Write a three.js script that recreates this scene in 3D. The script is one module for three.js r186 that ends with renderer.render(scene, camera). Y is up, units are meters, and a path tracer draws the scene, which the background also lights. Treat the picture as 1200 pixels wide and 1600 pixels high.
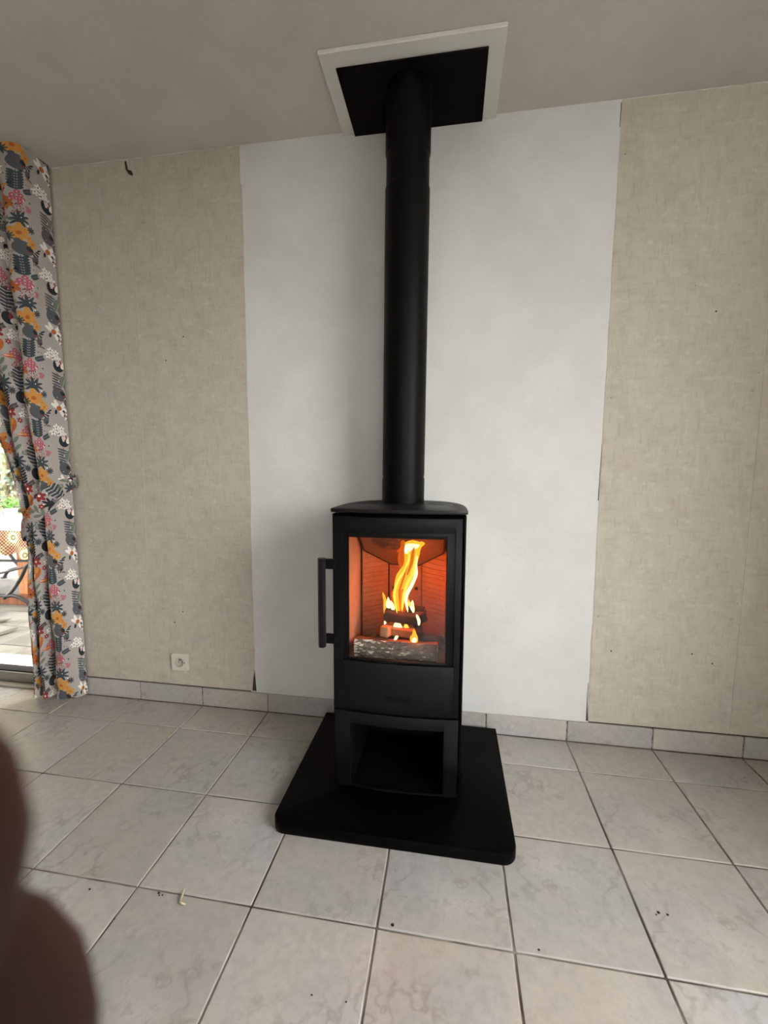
import * as THREE from 'three';
import { RoundedBoxGeometry } from 'three/addons/geometries/RoundedBoxGeometry.js';
import { mergeGeometries, toCreasedNormals } from 'three/addons/utils/BufferGeometryUtils.js';
import { MarchingCubes } from 'three/addons/objects/MarchingCubes.js';
import { FontLoader } from 'three/addons/loaders/FontLoader.js';
import { TextGeometry } from 'three/addons/geometries/TextGeometry.js';

// ---------------------------------------------------------------- camera, sky, exposure
const scene = new THREE.Scene();
const camera = new THREE.PerspectiveCamera(100.82, 1200 / 1600, 0.003, 120);
camera.position.set(1.4926, 1.1462, 1.7769);
camera.rotation.set(-0.1044, 0.1551, 0.0041, 'YXZ');
camera.focus = 1.9;
camera.userData.fStop = 18;
scene.add(camera);
scene.background = new THREE.Color().setRGB(1.0, 1.01, 1.03);       // overcast sky, the same in every direction
scene.backgroundIntensity = 17.4;
const renderer = new THREE.WebGLRenderer({ antialias: true });
renderer.toneMapping = THREE.LinearToneMapping;
renderer.toneMappingExposure = 1.0;
renderer.shadowMap.enabled = true;

// ---------------------------------------------------------------- helpers
let seed = 12345;
function rnd() { seed = (seed * 1664525 + 1013904223) >>> 0; return seed / 4294967296; }
const rr = (a, b) => a + (b - a) * rnd();
const pick = (a) => a[Math.floor(rnd() * a.length)];
const used = {};
function numbered(n) { if (!(n in used)) { used[n] = 0; return n; } used[n]++; return n + '_' + String(used[n]).padStart(3, '0'); }
function tag(o, label, category, group) { o.userData.label = label; o.userData.category = category; if (group) o.userData.group = group; return o; }
function shade(o) { o.castShadow = true; o.receiveShadow = true; return o; }
function base(name, x = 0, y = 0, z = 0, parent = scene) {
  const g = new THREE.Group(); g.name = parent === scene ? numbered(name) : name; g.position.set(x, y, z); parent.add(g); return g;
}
function part(name, geo, mat, parent = scene) {
  const m = shade(new THREE.Mesh(geo, mat)); m.name = parent === scene ? numbered(name) : name; parent.add(m); return m;
}
function structure(name, geo, mat) { const m = part(name, geo, mat); m.userData.kind = 'structure'; return m; }
const V3 = (x, y, z) => new THREE.Vector3(x, y, z);
function box(x0, x1, y0, y1, z0, z1, r = 0) {
  const w = x1 - x0, h = y1 - y0, d = z1 - z0;
  const g = r > 0 ? new RoundedBoxGeometry(w, h, d, 2, Math.min(r, w / 2.01, h / 2.01, d / 2.01)) : new THREE.BoxGeometry(w, h, d);
  g.translate((x0 + x1) / 2, (y0 + y1) / 2, (z0 + z1) / 2);
  return g;
}
const plain = (g) => { const n = g.index ? g.toNonIndexed() : g; return n; };
function merge(list) { const l = list.map((g) => { const n = plain(g); for (const k of Object.keys(n.attributes)) if (!['position', 'normal', 'uv'].includes(k)) n.deleteAttribute(k); return n; }); return mergeGeometries(l); }
// uv in metres, chosen by the way each face points
function metreUV(g, ou = 0, ov = 0, sc = 1) {
  const n = plain(g), p = n.attributes.position, nn = n.attributes.normal, uv = new Float32Array(p.count * 2);
  for (let i = 0; i < p.count; i++) {
    const ax = Math.abs(nn.getX(i)), ay = Math.abs(nn.getY(i)), az = Math.abs(nn.getZ(i));
    let u, v;
    if (ay >= ax && ay >= az) { u = p.getX(i); v = p.getZ(i); } else if (az >= ax) { u = p.getX(i); v = p.getY(i); } else { u = p.getZ(i); v = p.getY(i); }
    uv[2 * i] = u * sc + ou; uv[2 * i + 1] = v * sc + ov;
  }
  n.setAttribute('uv', new THREE.BufferAttribute(uv, 2));
  return n;
}
// plan outline (x, z) raised from y0 to y1
function prism(pts, y0, y1, bevel = 0, holes = []) {
  const s = new THREE.Shape(pts.map(([x, z]) => new THREE.Vector2(x, -z)));
  for (const h of holes) s.holes.push(new THREE.Path(h.map(([x, z]) => new THREE.Vector2(x, -z))));
  const g = new THREE.ExtrudeGeometry(s, { depth: y1 - y0 - 2 * bevel, bevelEnabled: bevel > 0, bevelSize: bevel, bevelThickness: bevel, bevelOffset: -bevel, bevelSegments: 2, curveSegments: 12 });
  g.rotateX(-Math.PI / 2); g.translate(0, y0 + bevel, 0);
  return toCreasedNormals(g, 0.6);
}
// outline (x, y) given depth from z0 to z1
function slab(pts, z0, z1, bevel = 0, holes = []) {
  const s = new THREE.Shape(pts.map(([x, y]) => new THREE.Vector2(x, y)));
  for (const h of holes) s.holes.push(new THREE.Path(h.map(([x, y]) => new THREE.Vector2(x, y))));
  const g = new THREE.ExtrudeGeometry(s, { depth: z1 - z0 - 2 * bevel, bevelEnabled: bevel > 0, bevelSize: bevel, bevelThickness: bevel, bevelOffset: -bevel, bevelSegments: 2, curveSegments: 10 });
  g.translate(0, 0, z0 + bevel);
  return g;
}
function tube(pts, r, seg = 40, rad = 10) { return new THREE.TubeGeometry(new THREE.CatmullRomCurve3(pts.map((p) => V3(...p)), false, 'catmullrom', 0.5), seg, r, rad, false); }
// value noise that repeats every n cells
function lattice(n, s) { let q = s >>> 0; const a = new Float32Array(n * n); for (let i = 0; i < n * n; i++) { q = (q * 1664525 + 1013904223) >>> 0; a[i] = q / 4294967296; } return a; }
function noiseField(size, cells, s, octaves = 4, gain = 0.5) {
  const out = new Float32Array(size * size); let amp = 1, tot = 0;
  for (let o = 0; o < octaves; o++) {
    const n = cells << o; if (n > size) break;
    const L = lattice(n, s + o * 7919);
    for (let y = 0; y < size; y++) {
      const fy = (y / size) * n, y0 = Math.floor(fy), ty = fy - y0, sy = ty * ty * (3 - 2 * ty), r0 = (y0 % n) * n, r1 = ((y0 + 1) % n) * n;
      for (let x = 0; x < size; x++) {
        const fx = (x / size) * n, x0 = Math.floor(fx), tx = fx - x0, sx = tx * tx * (3 - 2 * tx), c0 = x0 % n, c1 = (x0 + 1) % n;
        out[y * size + x] += amp * ((L[r0 + c0] * (1 - sx) + L[r0 + c1] * sx) * (1 - sy) + (L[r1 + c0] * (1 - sx) + L[r1 + c1] * sx) * sy);
      }
    }
    tot += amp; amp *= gain;
  }
  for (let i = 0; i < out.length; i++) out[i] /= tot;
  return out;
}
function dataTexture(size, fill, srgb = true) {
  const d = new Uint8Array(size * size * 4);
  for (let i = 0; i < size * size; i++) { const c = fill(i, i % size, Math.floor(i / size)); d[4 * i] = c[0]; d[4 * i + 1] = c[1]; d[4 * i + 2] = c[2]; d[4 * i + 3] = 255; }
  const t = new THREE.DataTexture(d, size, size); t.wrapS = t.wrapT = THREE.RepeatWrapping; t.magFilter = THREE.LinearFilter; t.minFilter = THREE.LinearMipmapLinearFilter; t.generateMipmaps = true;
  if (srgb) t.colorSpace = THREE.SRGBColorSpace; t.needsUpdate = true; return t;
}
function canvasTexture(w, h, draw, srgb = true) {
  const c = document.createElement('canvas'); c.width = w; c.height = h; draw(c.getContext('2d'), w, h);
  const t = new THREE.CanvasTexture(c); t.wrapS = t.wrapT = THREE.RepeatWrapping; if (srgb) t.colorSpace = THREE.SRGBColorSpace; return t;
}
const mixc = (a, b, t) => [a[0] + (b[0] - a[0]) * t, a[1] + (b[1] - a[1]) * t, a[2] + (b[2] - a[2]) * t];
const clamp01 = (t) => Math.max(0, Math.min(1, t));

// ---------------------------------------------------------------- materials
// glazed floor tile: blotches of beige and grey with fine darker veins (one repeat = 1 m)
const N1 = noiseField(1024, 6, 11, 5, 0.6), N2 = noiseField(1024, 5, 77, 5, 0.55), N3 = noiseField(1024, 14, 301, 4, 0.6), N4 = noiseField(1024, 64, 999, 3, 0.6);
const tileMap = dataTexture(1024, (i) => {
  let c = mixc([183, 177, 168], [176, 174, 171], clamp01((N1[i] - 0.36) * 3.6));
  c = mixc(c, [200, 196, 190], clamp01((N2[i] - 0.52) * 5) * 0.6);
  const vein = 1 - clamp01(Math.abs(N3[i] - 0.5) * 16);
  c = mixc(c, [138, 132, 124], vein * clamp01((N1[(i * 1 + 37771) % N1.length] - 0.45) * 5) * 0.42);
  c = mixc(c, [148, 139, 128], clamp01((N4[i] - 0.58) * 5) * clamp01((N2[i] - 0.4) * 4) * 0.4);
  const g = (N4[i] - 0.5) * 22; return [c[0] + g, c[1] + g, c[2] + g];
});
const tileRough = dataTexture(1024, (i) => { const v = 84 + 60 * N3[i] + 26 * N4[i]; return [v, v, v]; }, false);
const tileBump = dataTexture(1024, (i) => { const v = 255 * clamp01(N3[i] * 0.6 + N1[i] * 0.4); return [v, v, v]; }, false);
const M = {};
const std = (o) => new THREE.MeshStandardMaterial(o);
const paint = (color, roughness, specularIntensity) => new THREE.MeshPhysicalMaterial({ color, roughness, specularIntensity });
M.tile = [0xffffff, 0xf8f5f0, 0xf3f3f2].map((c) => std({ color: c, map: tileMap, roughnessMap: tileRough, roughness: 0.68, bumpMap: tileBump, bumpScale: 0.0007 }));
const groutMap = dataTexture(512, (i, x, y) => { const k = (y * 2) * 1024 + x * 2; return mixc(mixc([150, 141, 128], [118, 109, 98], clamp01((N1[k] - 0.4) * 3)), [62, 54, 46], clamp01((N2[k] - 0.46) * 7) * 0.8); });
M.grout = std({ map: groutMap, roughness: 0.95 });
const plasterBump = dataTexture(1024, (i) => { const v = 255 * clamp01(N2[i] * 0.5 + N4[i] * 0.5); return [v, v, v]; }, false);
const plasterMap = dataTexture(1024, (i) => mixc([220, 218, 212], [213, 211, 205], clamp01((N1[i] - 0.35) * 3)));
M.plaster = std({ map: plasterMap, bumpMap: plasterBump, bumpScale: 0.0012, roughness: 0.9 });
M.ceiling = std({ map: plasterMap, color: 0xf2f0ec, bumpMap: plasterBump, bumpScale: 0.001, roughness: 0.95 });
M.wallSide = std({ color: 0xbdb8ae, bumpMap: plasterBump, bumpScale: 0.001, roughness: 0.95 });
// old vinyl wallpaper: fine weave of small vertical and horizontal flecks
const paperMap = canvasTexture(1024, 1024, (g, w, h) => {
  g.fillStyle = 'rgb(193,184,167)'; g.fillRect(0, 0, w, h);
  const put = (x, y, a, b) => { for (const dx of [0, -w]) for (const dy of [0, -h]) g.fillRect(x + dx, y + dy, a, b); };
  for (let k = 0; k < 900; k++) { g.fillStyle = pick(['rgba(164,154,134,0.08)', 'rgba(208,199,181,0.1)', 'rgba(180,177,165,0.1)', 'rgba(196,182,164,0.1)']); put(rnd() * w, rnd() * h, rr(20, 90), rr(20, 90)); }
  for (let k = 0; k < 1500; k++) { const v = rnd() < 0.5; g.fillStyle = pick(['rgba(158,147,126,0.13)', 'rgba(212,203,186,0.14)', 'rgba(174,165,146,0.15)', 'rgba(204,195,178,0.15)']); put(rnd() * w, rnd() * h, v ? rr(8, 18) : rr(24, 50), v ? rr(24, 60) : rr(8, 18)); }
  for (let k = 0; k < 900; k++) { const v = rnd() < 0.7; g.fillStyle = pick(['rgba(146,135,114,0.13)', 'rgba(220,212,196,0.13)']); put(rnd() * w, rnd() * h, v ? rr(3, 6) : rr(10, 26), v ? rr(14, 46) : rr(3, 6)); }
  for (let k = 0; k < 110; k++) { g.fillStyle = 'rgba(220,212,196,0.22)'; const x = rnd() * w, y = rnd() * h, q = rr(8, 16); g.beginPath(); g.moveTo(x, y); g.lineTo(x + q, y - q * 0.8); g.lineTo(x + q * 1.9, y + q * 0.2); g.lineTo(x + q * 1.6, y + q * 0.8); g.lineTo(x + q * 0.3, y + q * 0.7); g.fill(); }
  for (let k = 0; k < 4; k++) { g.fillStyle = 'rgba(70,56,40,0.6)'; put(rnd() * w, rnd() * h, rr(3, 6), rr(3, 5)); }
});
const paperBump = canvasTexture(1024, 1024, (g, w, h) => {
  g.fillStyle = '#808080'; g.fillRect(0, 0, w, h);
  for (let k = 0; k < 2200; k++) { const v = rnd() < 0.6; g.fillStyle = rnd() < 0.5 ? 'rgba(255,255,255,0.2)' : 'rgba(0,0,0,0.2)'; g.fillRect(rnd() * w, rnd() * h, v ? 6 : rr(12, 40), v ? rr(12, 50) : 6); }
}, false);
M.paper = std({ map: paperMap, bumpMap: paperBump, bumpScale: 0.0004, roughness: 0.85 });
M.paperBack = std({ color: 0xa5987f, roughness: 0.95 });
M.hole = std({ color: 0x45382a, roughness: 1 });
M.black = paint(0x060607, 0.5, 0.3);
M.blackFront = paint(0x0a0b0c, 0.45, 0.42);
M.top = paint(0x100f0e, 0.45, 0.6);
M.pipe = paint(0x060605, 0.48, 0.26);
M.matteBlack = paint(0x050505, 0.8, 0.3);
M.hearth = paint(0x010101, 0.45, 0.14);
M.inside = paint(0x060607, 0.8, 0.3);
M.handle = std({ color: 0x1b1b20, roughness: 0.38, metalness: 0.5 });
M.glass = new THREE.MeshPhysicalMaterial({ color: 0xffffff, transmission: 1, thickness: 0, roughness: 0.0, ior: 1.45 });
M.glassBorder = paint(0x070707, 0.45, 0.4);
const brickMap = dataTexture(512, (i, x, y) => { const k = (y * 2) * 1024 + x * 2; return mixc([146, 110, 74], [116, 82, 52], clamp01(N3[k] * 0.7 + N4[k] * 0.5 - 0.25)); });
M.brick = std({ map: brickMap, roughness: 0.95, bumpMap: tileBump, bumpScale: 0.002 });
M.joint = std({ color: 0x120a06, roughness: 1 });
M.white = std({ color: 0xdedcd6, roughness: 0.6 });
M.socket = std({ color: 0xd6d2c2, roughness: 0.35 });
M.socketIn = std({ color: 0xb9b4a2, roughness: 0.5 });
M.dark = std({ color: 0x0c0b0a, roughness: 0.8 });
M.steel = std({ color: 0x9a968c, roughness: 0.35, metalness: 0.9 });

// ---------------------------------------------------------------- room shell
const H = 2.473, XR = 2.98, XL = -2.7, ZF = 4.8, WT = 0.22, TILE = 0.333;
// window opening in the right wall, outside the frame: the light on the wall and the shadows left of stove and pipe come from it
const WZ0 = 1.15, WZ1 = 2.65, WY0 = 0.42, WY1 = 2.25;
// door opening in the back wall
const DX0 = -1.4, DX1 = -0.4, DY1 = 2.2;
{
  const g = merge([
    box(XL - WT, DX0, -0.3, H, -0.01 - WT, -0.01), box(DX1, XR + WT, -0.3, H, -0.01 - WT, -0.01), box(DX0, DX1, DY1, H, -0.01 - WT, -0.01), box(DX0, DX1, -0.3, -0.012, -0.01 - WT, -0.01),
  ]);
  const back = structure('wall_back', metreUV(g), M.plaster);
  back.userData.label = 'back wall of smooth off-white plaster between two strips of old wallpaper';
  const jag = (x, y0, y1, amp, n) => { const o = []; for (let i = 0; i <= n; i++) o.push([x + amp * (rnd() - 0.5), y0 + (y1 - y0) * i / n]); return o; };
  const topEdge = (x0, x1, y, amp, n) => { const o = []; for (let i = 1; i < n; i++) o.push([x0 + (x1 - x0) * i / n, y - amp * rnd()]); return o; };
  const zb = -0.0098, zf = -0.0084;
  const paper = (pts, ou) => { const m = part('wallpaper', metreUV(slab(pts, zb, zf), ou, ou * 0.37, 1.15), M.paper, back); return m; };
  // left: two drops, seam at x = 0.085 (bottom 0.065); torn corner low on the right edge
  paper([[-0.398, 0.0935], [0.064, 0.0935], [0.066, 0.3], [0.07, 0.8], [0.083, 1.4], [0.09, 2.0], [0.092, 2.36], [0.0925, 2.471], ...topEdge(0.09, -0.398, 2.4715, 0.006, 12), [-0.398, 2.4715]], 0.0);
  paper([[0.067, 0.0935], [0.583, 0.0935], [0.592, 0.15], [0.601, 0.2], ...jag(0.603, 0.26, 0.9, 0.003, 7), ...jag(0.606, 1.0, 2.2, 0.004, 10), [0.605, 2.32], [0.599, 2.325], [0.600, 2.471], ...topEdge(0.6, 0.094, 2.4725, 0.006, 12), [0.0945, 2.471], [0.094, 2.36], [0.0925, 2.0], [0.0855, 1.4], [0.0725, 0.8], [0.068, 0.3]], 0.4);
  const hole = (pts) => part('torn_patch', slab(pts, zb, -0.0094), M.hole, back);
  hole([[0.586, 0.094], [0.607, 0.094], [0.604, 0.15], [0.6, 0.215]]);
  part('torn_patch', slab([[0.068, 2.462], [0.071, 2.43], [0.082, 2.412], [0.103, 2.4], [0.106, 2.41], [0.098, 2.422], [0.083, 2.428], [0.077, 2.462]], -0.0094, -0.0081), M.hole, back);
  // right: drop to x = 2.612, then the last one to the corner
  paper([[2.086, 0.0935], [2.611, 0.0935], ...jag(2.612, 0.3, 2.3, 0.001, 6), [2.612, 2.4725], ...topEdge(2.612, 2.077, 2.4725, 0.005, 14), [2.077, 2.471], ...jag(2.076, 2.2, 0.9, 0.003, 12), ...jag(2.078, 0.8, 0.26, 0.004, 6), [2.076, 0.2], [2.079, 0.16]], 0.15);
  paper([[2.6135, 0.0935], [2.976, 0.0935], [2.976, 2.4725], ...topEdge(2.976, 2.6145, 2.4725, 0.005, 14), [2.6145, 2.472]], 0.62);
  hole([[2.0735, 0.094], [2.083, 0.094], [2.0765, 0.16], [2.0735, 0.2], [2.0755, 0.26], [2.074, 0.26], [2.072, 0.2], [2.0735, 0.15]]);
  hole([[2.0735, 2.462], [2.0765, 2.462], [2.0755, 2.38], [2.0735, 2.38]]);
  hole([[2.0715, 1.02], [2.0745, 1.02], [2.0755, 1.24], [2.0745, 1.24]]);
  for (const [xa, xb] of [[-0.39, 0.58], [2.084, 2.976]]) part('bare_gap', box(xa, xb, 0.086, 0.0945, zb, -0.0093), M.hole, back);       // dirty bare strip under the paper's lower edge
  for (const [x, y] of [[2.155, 0.405], [2.455, 0.415], [2.53, 0.38], [2.44, 1.72], [0.245, 0.46], [0.2, 0.405], [0.31, 1.72], [0.22, 1.62]])
    part('nail_hole', new THREE.SphereGeometry(0.0032, 8, 6).scale(1, 1, 0.4).translate(x, y, zf), M.hole, back);
}
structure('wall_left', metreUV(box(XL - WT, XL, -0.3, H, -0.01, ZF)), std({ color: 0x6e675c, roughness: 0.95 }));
const FX0 = 1.7, FX1 = 2.7, FY0 = 1.0, FY1 = 2.1;      // small unseen window added behind the camera for soft frontal fill
structure('wall_front', metreUV(merge([box(XL - WT, FX0, -0.3, H, ZF, ZF + WT), box(FX1, XR + WT, -0.3, H, ZF, ZF + WT), box(FX0, FX1, -0.3, FY0, ZF, ZF + WT), box(FX0, FX1, FY1, H, ZF, ZF + WT)])), M.wallSide);
structure('wall_right', metreUV(merge([box(XR, XR + WT, -0.3, H, -0.01, WZ0), box(XR, XR + WT, -0.3, H, WZ1, ZF), box(XR, XR + WT, -0.3, WY0, WZ0, WZ1), box(XR, XR + WT, WY1, H, WZ0, WZ1)])), M.wallSide);
structure('ceiling', metreUV(box(XL - WT, XR + WT, H, H + 0.25, -0.01 - WT, ZF + WT)), M.ceiling);
{
  const w = base('window_1'); w.userData.kind = 'structure';
  const x0 = XR + 0.12, x1 = XR + 0.18, t = 0.06;
  part('window_frame', merge([box(x0, x1, WY0, WY0 + t, WZ0, WZ1), box(x0, x1, WY1 - t, WY1, WZ0, WZ1), box(x0, x1, WY0, WY1, WZ0, WZ0 + t), box(x0, x1, WY0, WY1, WZ1 - t, WZ1), box(x0, x1, WY0, WY1, (WZ0 + WZ1) / 2 - 0.04, (WZ0 + WZ1) / 2 + 0.04)]), M.white, w);
  part('window_pane', box(x0 + 0.028, x0 + 0.03, WY0 + t, WY1 - t, WZ0 + t, (WZ0 + WZ1) / 2 - 0.04), M.glass, w);
  part('window_pane', box(x0 + 0.028, x0 + 0.03, WY0 + t, WY1 - t, (WZ0 + WZ1) / 2 + 0.04, WZ1 - t), M.glass, w);
}
{
  const w = base('added_window_2'); w.userData.kind = 'structure';  // unseen, added only to bring frontal fill light
  const z0 = ZF + 0.12, z1 = ZF + 0.18, t = 0.05;
  part('window_frame', merge([box(FX0, FX1, FY0, FY0 + t, z0, z1), box(FX0, FX1, FY1 - t, FY1, z0, z1), box(FX0, FX0 + t, FY0, FY1, z0, z1), box(FX1 - t, FX1, FY0, FY1, z0, z1)]), M.white, w);
  part('window_pane', box(FX0 + t, FX1 - t, FY0 + t, FY1 - t, z0 + 0.028, z0 + 0.03), M.glass, w);
}
// floor: screed and grout below, every tile near the camera a piece of its own
{
  const floor = base('floor'); floor.userData.kind = 'structure';
  part('grout', metreUV(box(XL, XR, -0.2, -0.0034, -0.01, ZF)), M.grout, floor);
  part('subfloor', box(XL - WT, XR + WT, -0.4, -0.2, -0.01 - WT, ZF + WT), M.inside, floor);
  const J = 0.0046, z1 = 0.1782;
  const shapes = {};
  function tileGeo(w, d, variant) {
    const key = w.toFixed(3) + d.toFixed(3) + variant;
    return shapes[key] ??= metreUV(box(-w / 2, w / 2, -0.011, 0, -d / 2, d / 2, 0.0032), variant * 0.37 + 0.11, variant * 0.61);
  }
  const rest = [];
  const rows = [[0.001, z1 - J / 2]];
  for (let r = 0; r < 14; r++) rows.push([z1 + r * TILE + J / 2, Math.min(z1 + (r + 1) * TILE - J / 2, ZF - 0.002)]);
  rows.forEach(([za, zb], r) => {
    for (let k = -9; k < 10; k++) {
      const xa = Math.max(k * TILE + J / 2, XL + 0.001), xb = Math.min((k + 1) * TILE - J / 2, XR - 0.001);
      if (xb - xa < 0.02) continue;
      const w = xb - xa, d = zb - za, v = Math.floor(rnd() * 7), m = pick(M.tile), lift = rr(-0.0004, 0.0003);
      if (r < 6 && k >= -4) {
        const t = part('tile', tileGeo(w, d, v), m, floor);
        t.position.set((xa + xb) / 2, lift, (za + zb) / 2);
        if (rnd() < 0.5 && r > 0) t.rotation.y = Math.PI;
      } else rest.push(tileGeo(w, d, v).clone().translate((xa + xb) / 2, lift, (za + zb) / 2));
    }
  });
  const far = part('tile_field', merge(rest), M.tile[0], floor); far.userData.kind = 'stuff';
  // skirting of cut floor tiles
  const bb = base('baseboard_back'); bb.userData.kind = 'structure';
  for (let k = -1; k < 10; k++) {
    const xa = Math.max(k * TILE + 0.0022, -0.392), xb = Math.min((k + 1) * TILE - 0.0022, XR - 0.001);
    if (xb - xa < 0.02) continue;
    const g = metreUV(box(xa, xb, 0.002, 0.0895, -0.0095, rr(-0.0004, 0.0004), 0.0035), k * 0.31, k * 0.17);
    part('tile', g, pick(M.tile), bb);
  }
  part('grout', box(-0.392, XR, 0.0, 0.086, -0.0097, -0.0035), M.grout, bb);
}

// ---------------------------------------------------------------- ceiling board and black cover plate
{
  const b = part('ceiling_board', box(1.044, 1.636, H - 0.014, H - 0.0002, -0.0098, 0.33, 0.003), std({ color: 0xe0ded6, roughness: 0.6 }));
  tag(b, 'white painted square board fixed to the ceiling round the black flue plate', 'ceiling board');
  const p = part('ceiling_plate', merge([box(1.091, 1.584, H - 0.0205, H - 0.0142, -0.0095, 0.277, 0.001)]), M.matteBlack);
  tag(p, 'square black metal cover plate under the ceiling where the flue pipe goes through', 'ceiling plate');
}

// ---------------------------------------------------------------- hearth plate
{
  const x0 = 0.955, x1 = 1.706, z0 = 0.018, z1 = 0.625, r = 0.042, pts = [[x0, z0], [x1, z0]];
  for (let i = 0; i <= 10; i++) { const a = i / 10 * Math.PI / 2; pts.push([x1 - r + r * Math.cos(a), z1 - r + r * Math.sin(a)]); }
  for (let i = 0; i <= 10; i++) { const a = Math.PI / 2 + i / 10 * Math.PI / 2; pts.push([x0 + r + r * Math.cos(a), z1 - r + r * Math.sin(a)]); }
  const h = part('hearth_plate', prism(pts, 0.0005, 0.04, 0.005), M.hearth);
  tag(h, 'thick black hearth plate with rounded front corners lying on the tiled floor', 'hearth plate');
}

// ---------------------------------------------------------------- stove
const CX = 1.328, HALF = 0.213, Y0 = 0.04, YT = 1.002;
const arcZ = (x) => 0.452 + 0.014 * (1 - ((x - CX) / HALF) ** 2);
function arcBar(x0, x1, y0, y1, t, off = 0, bevel = 0.0012) {
  const a = [], b = [], n = Math.max(2, Math.round((x1 - x0) / 0.012));
  for (let i = 0; i <= n; i++) { const x = x0 + (x1 - x0) * i / n; a.push([x, arcZ(x) + off]); b.push([x, arcZ(x) + off - t]); }
  return prism([...a, ...b.reverse()], y0, y1, bevel);
}
{
  const S = base('wood_stove');
  tag(S, 'tall black steel wood burning stove with glass door standing on the hearth plate', 'wood stove');
  const u = (o, f) => {                      // plan of the casing: straight cheeks, rounded back
    const pts = [], xa = CX - HALF - 0.002 + o, xb = CX + HALF + 0.004 - o, zb = 0.055 + o, zs = 0.40;
    pts.push([xb, f]);
    for (let i = 0; i <= 20; i++) { const a = i / 20 * Math.PI; const c = Math.cos(a), s = Math.sin(a); pts.push([(xa + xb) / 2 + (xb - xa) / 2 * Math.sign(c) * Math.abs(c) ** 0.74, zs - (zs - zb) * s ** 0.74]); }
    pts.push([xa, f]);
    return pts;
  };
  const outer = u(0, 0.442), inner = u(0.005, 0.442);
  part('casing', prism([...outer, ...inner.reverse()], 0.052, YT - 0.006, 0.0008), M.black, S);
  part('base_plate', prism(u(0.006, 0.44), Y0, 0.056, 0.001), M.black, S);
  // top plate with a gentle bow in front and slots beside the pipe
  const top = [], ob = u(-0.004, 0.448);
  for (const p of ob) top.push(p);
  for (let i = 1; i < 24; i++) { const x = CX - HALF - 0.004 + (2 * HALF + 0.008) * i / 24; top.push([x, arcZ(CX + (x - CX) * 0.96) + 0.006]); }
  const slots = [];
  for (const s of [-1, 1]) for (const [a, r0, r1] of [[-0.35, 0.1, 0.165], [0.0, 0.1, 0.175], [0.4, 0.1, 0.165]]) {
    const q = [], c = Math.cos(a), n = Math.sin(a), w = 0.006;
    for (const [r, k] of [[r0, -1], [r1, -1], [r1, 1], [r0, 1]]) q.push([1.318 + s * (r * c - k * w * n), 0.2 + r * n + k * w * c]);
    slots.push(s > 0 ? q : q.reverse());
  }
  part('top_plate', prism(top, YT, YT + 0.013, 0.003, slots), M.top, S);
  part('vent_tray', prism(u(0.01, 0.43), YT - 0.02, YT - 0.016), M.inside, S);
  // door: curved frame round the recessed glass
  const door = part('door', merge([
    arcBar(CX - HALF + 0.004, 1.150, 0.334, 0.988, 0.016), arcBar(1.514, CX + HALF - 0.008, 0.334, 0.988, 0.016),
    arcBar(1.150, 1.514, 0.942, 0.988, 0.016), arcBar(1.150, 1.514, 0.334, 0.507, 0.016),
  ]), M.blackFront, S);
  part('glass_border', merge([arcBar(1.150, 1.170, 0.507, 0.942, 0.004, -0.006), arcBar(1.488, 1.514, 0.507, 0.942, 0.004, -0.006), arcBar(1.170, 1.488, 0.922, 0.942, 0.004, -0.006), arcBar(1.170, 1.488, 0.507, 0.517, 0.004, -0.006)]), M.glassBorder, door);
  {
    const nx = 24, p = [], ix = [], uvs = [];
    for (let i = 0; i <= nx; i++) { const x = 1.170 + 0.318 * i / nx; for (const y of [0.517, 0.922]) { p.push(x, y, arcZ(x) - 0.008); uvs.push(i / nx, y); } }
    for (let i = 0; i < nx; i++) { const a = 2 * i; ix.push(a, a + 2, a + 1, a + 1, a + 2, a + 3); }
    const g = new THREE.BufferGeometry(); g.setAttribute('position', new THREE.Float32BufferAttribute(p, 3)); g.setAttribute('uv', new THREE.Float32BufferAttribute(uvs, 2)); g.setIndex(ix); g.computeVertexNormals();
    part('glass_pane', g, M.glass, door);
  }
  const hb = slab([[-0.012, 0.003], [-0.006, 0.012], [0.007, 0.012], [0.013, 0.002], [0.011, -0.01], [-0.010, -0.010]], 0, 0.298, 0.001); hb.rotateX(-Math.PI / 2); hb.scale(1, 1, -1);
  const ix = hb.index ? hb.toNonIndexed() : hb; { const p = ix.attributes.position; for (let i = 0; i < p.count; i += 3) { const t = [p.getX(i), p.getY(i), p.getZ(i)]; p.setXYZ(i, p.getX(i + 1), p.getY(i + 1), p.getZ(i + 1)); p.setXYZ(i + 1, ...t); } ix.computeVertexNormals(); }
  ix.translate(1.084, 0.556, 0.476);
  const handle = part('handle', toCreasedNormals(ix, 0.3), M.handle, door);
  for (const [a, b] of [[0.815, 0.848], [0.562, 0.592]]) part('handle_stay', box(1.086, 1.124, a, b, 0.448, 0.464, 0.002), M.black, handle);
  part('lower_frame', merge([
    arcBar(CX - HALF + 0.004, 1.174, 0.055, 0.327, 0.014), arcBar(1.489, CX + HALF - 0.008, 0.055, 0.327, 0.014),
    arcBar(1.174, 1.489, 0.286, 0.327, 0.014),
  ]), M.blackFront, S);
  part('lower_rail', arcBar(1.174, 1.489, 0.055, 0.062, 0.014), M.black, S);
  part('log_compartment', merge([box(1.174, 1.178, 0.058, 0.3, 0.15, 0.44), box(1.485, 1.489, 0.058, 0.3, 0.15, 0.44), box(1.174, 1.489, 0.056, 0.06, 0.15, 0.44), box(1.174, 1.489, 0.3, 0.304, 0.15, 0.44), box(1.174, 1.489, 0.058, 0.3, 0.146, 0.15)]), M.black, S);
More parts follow.
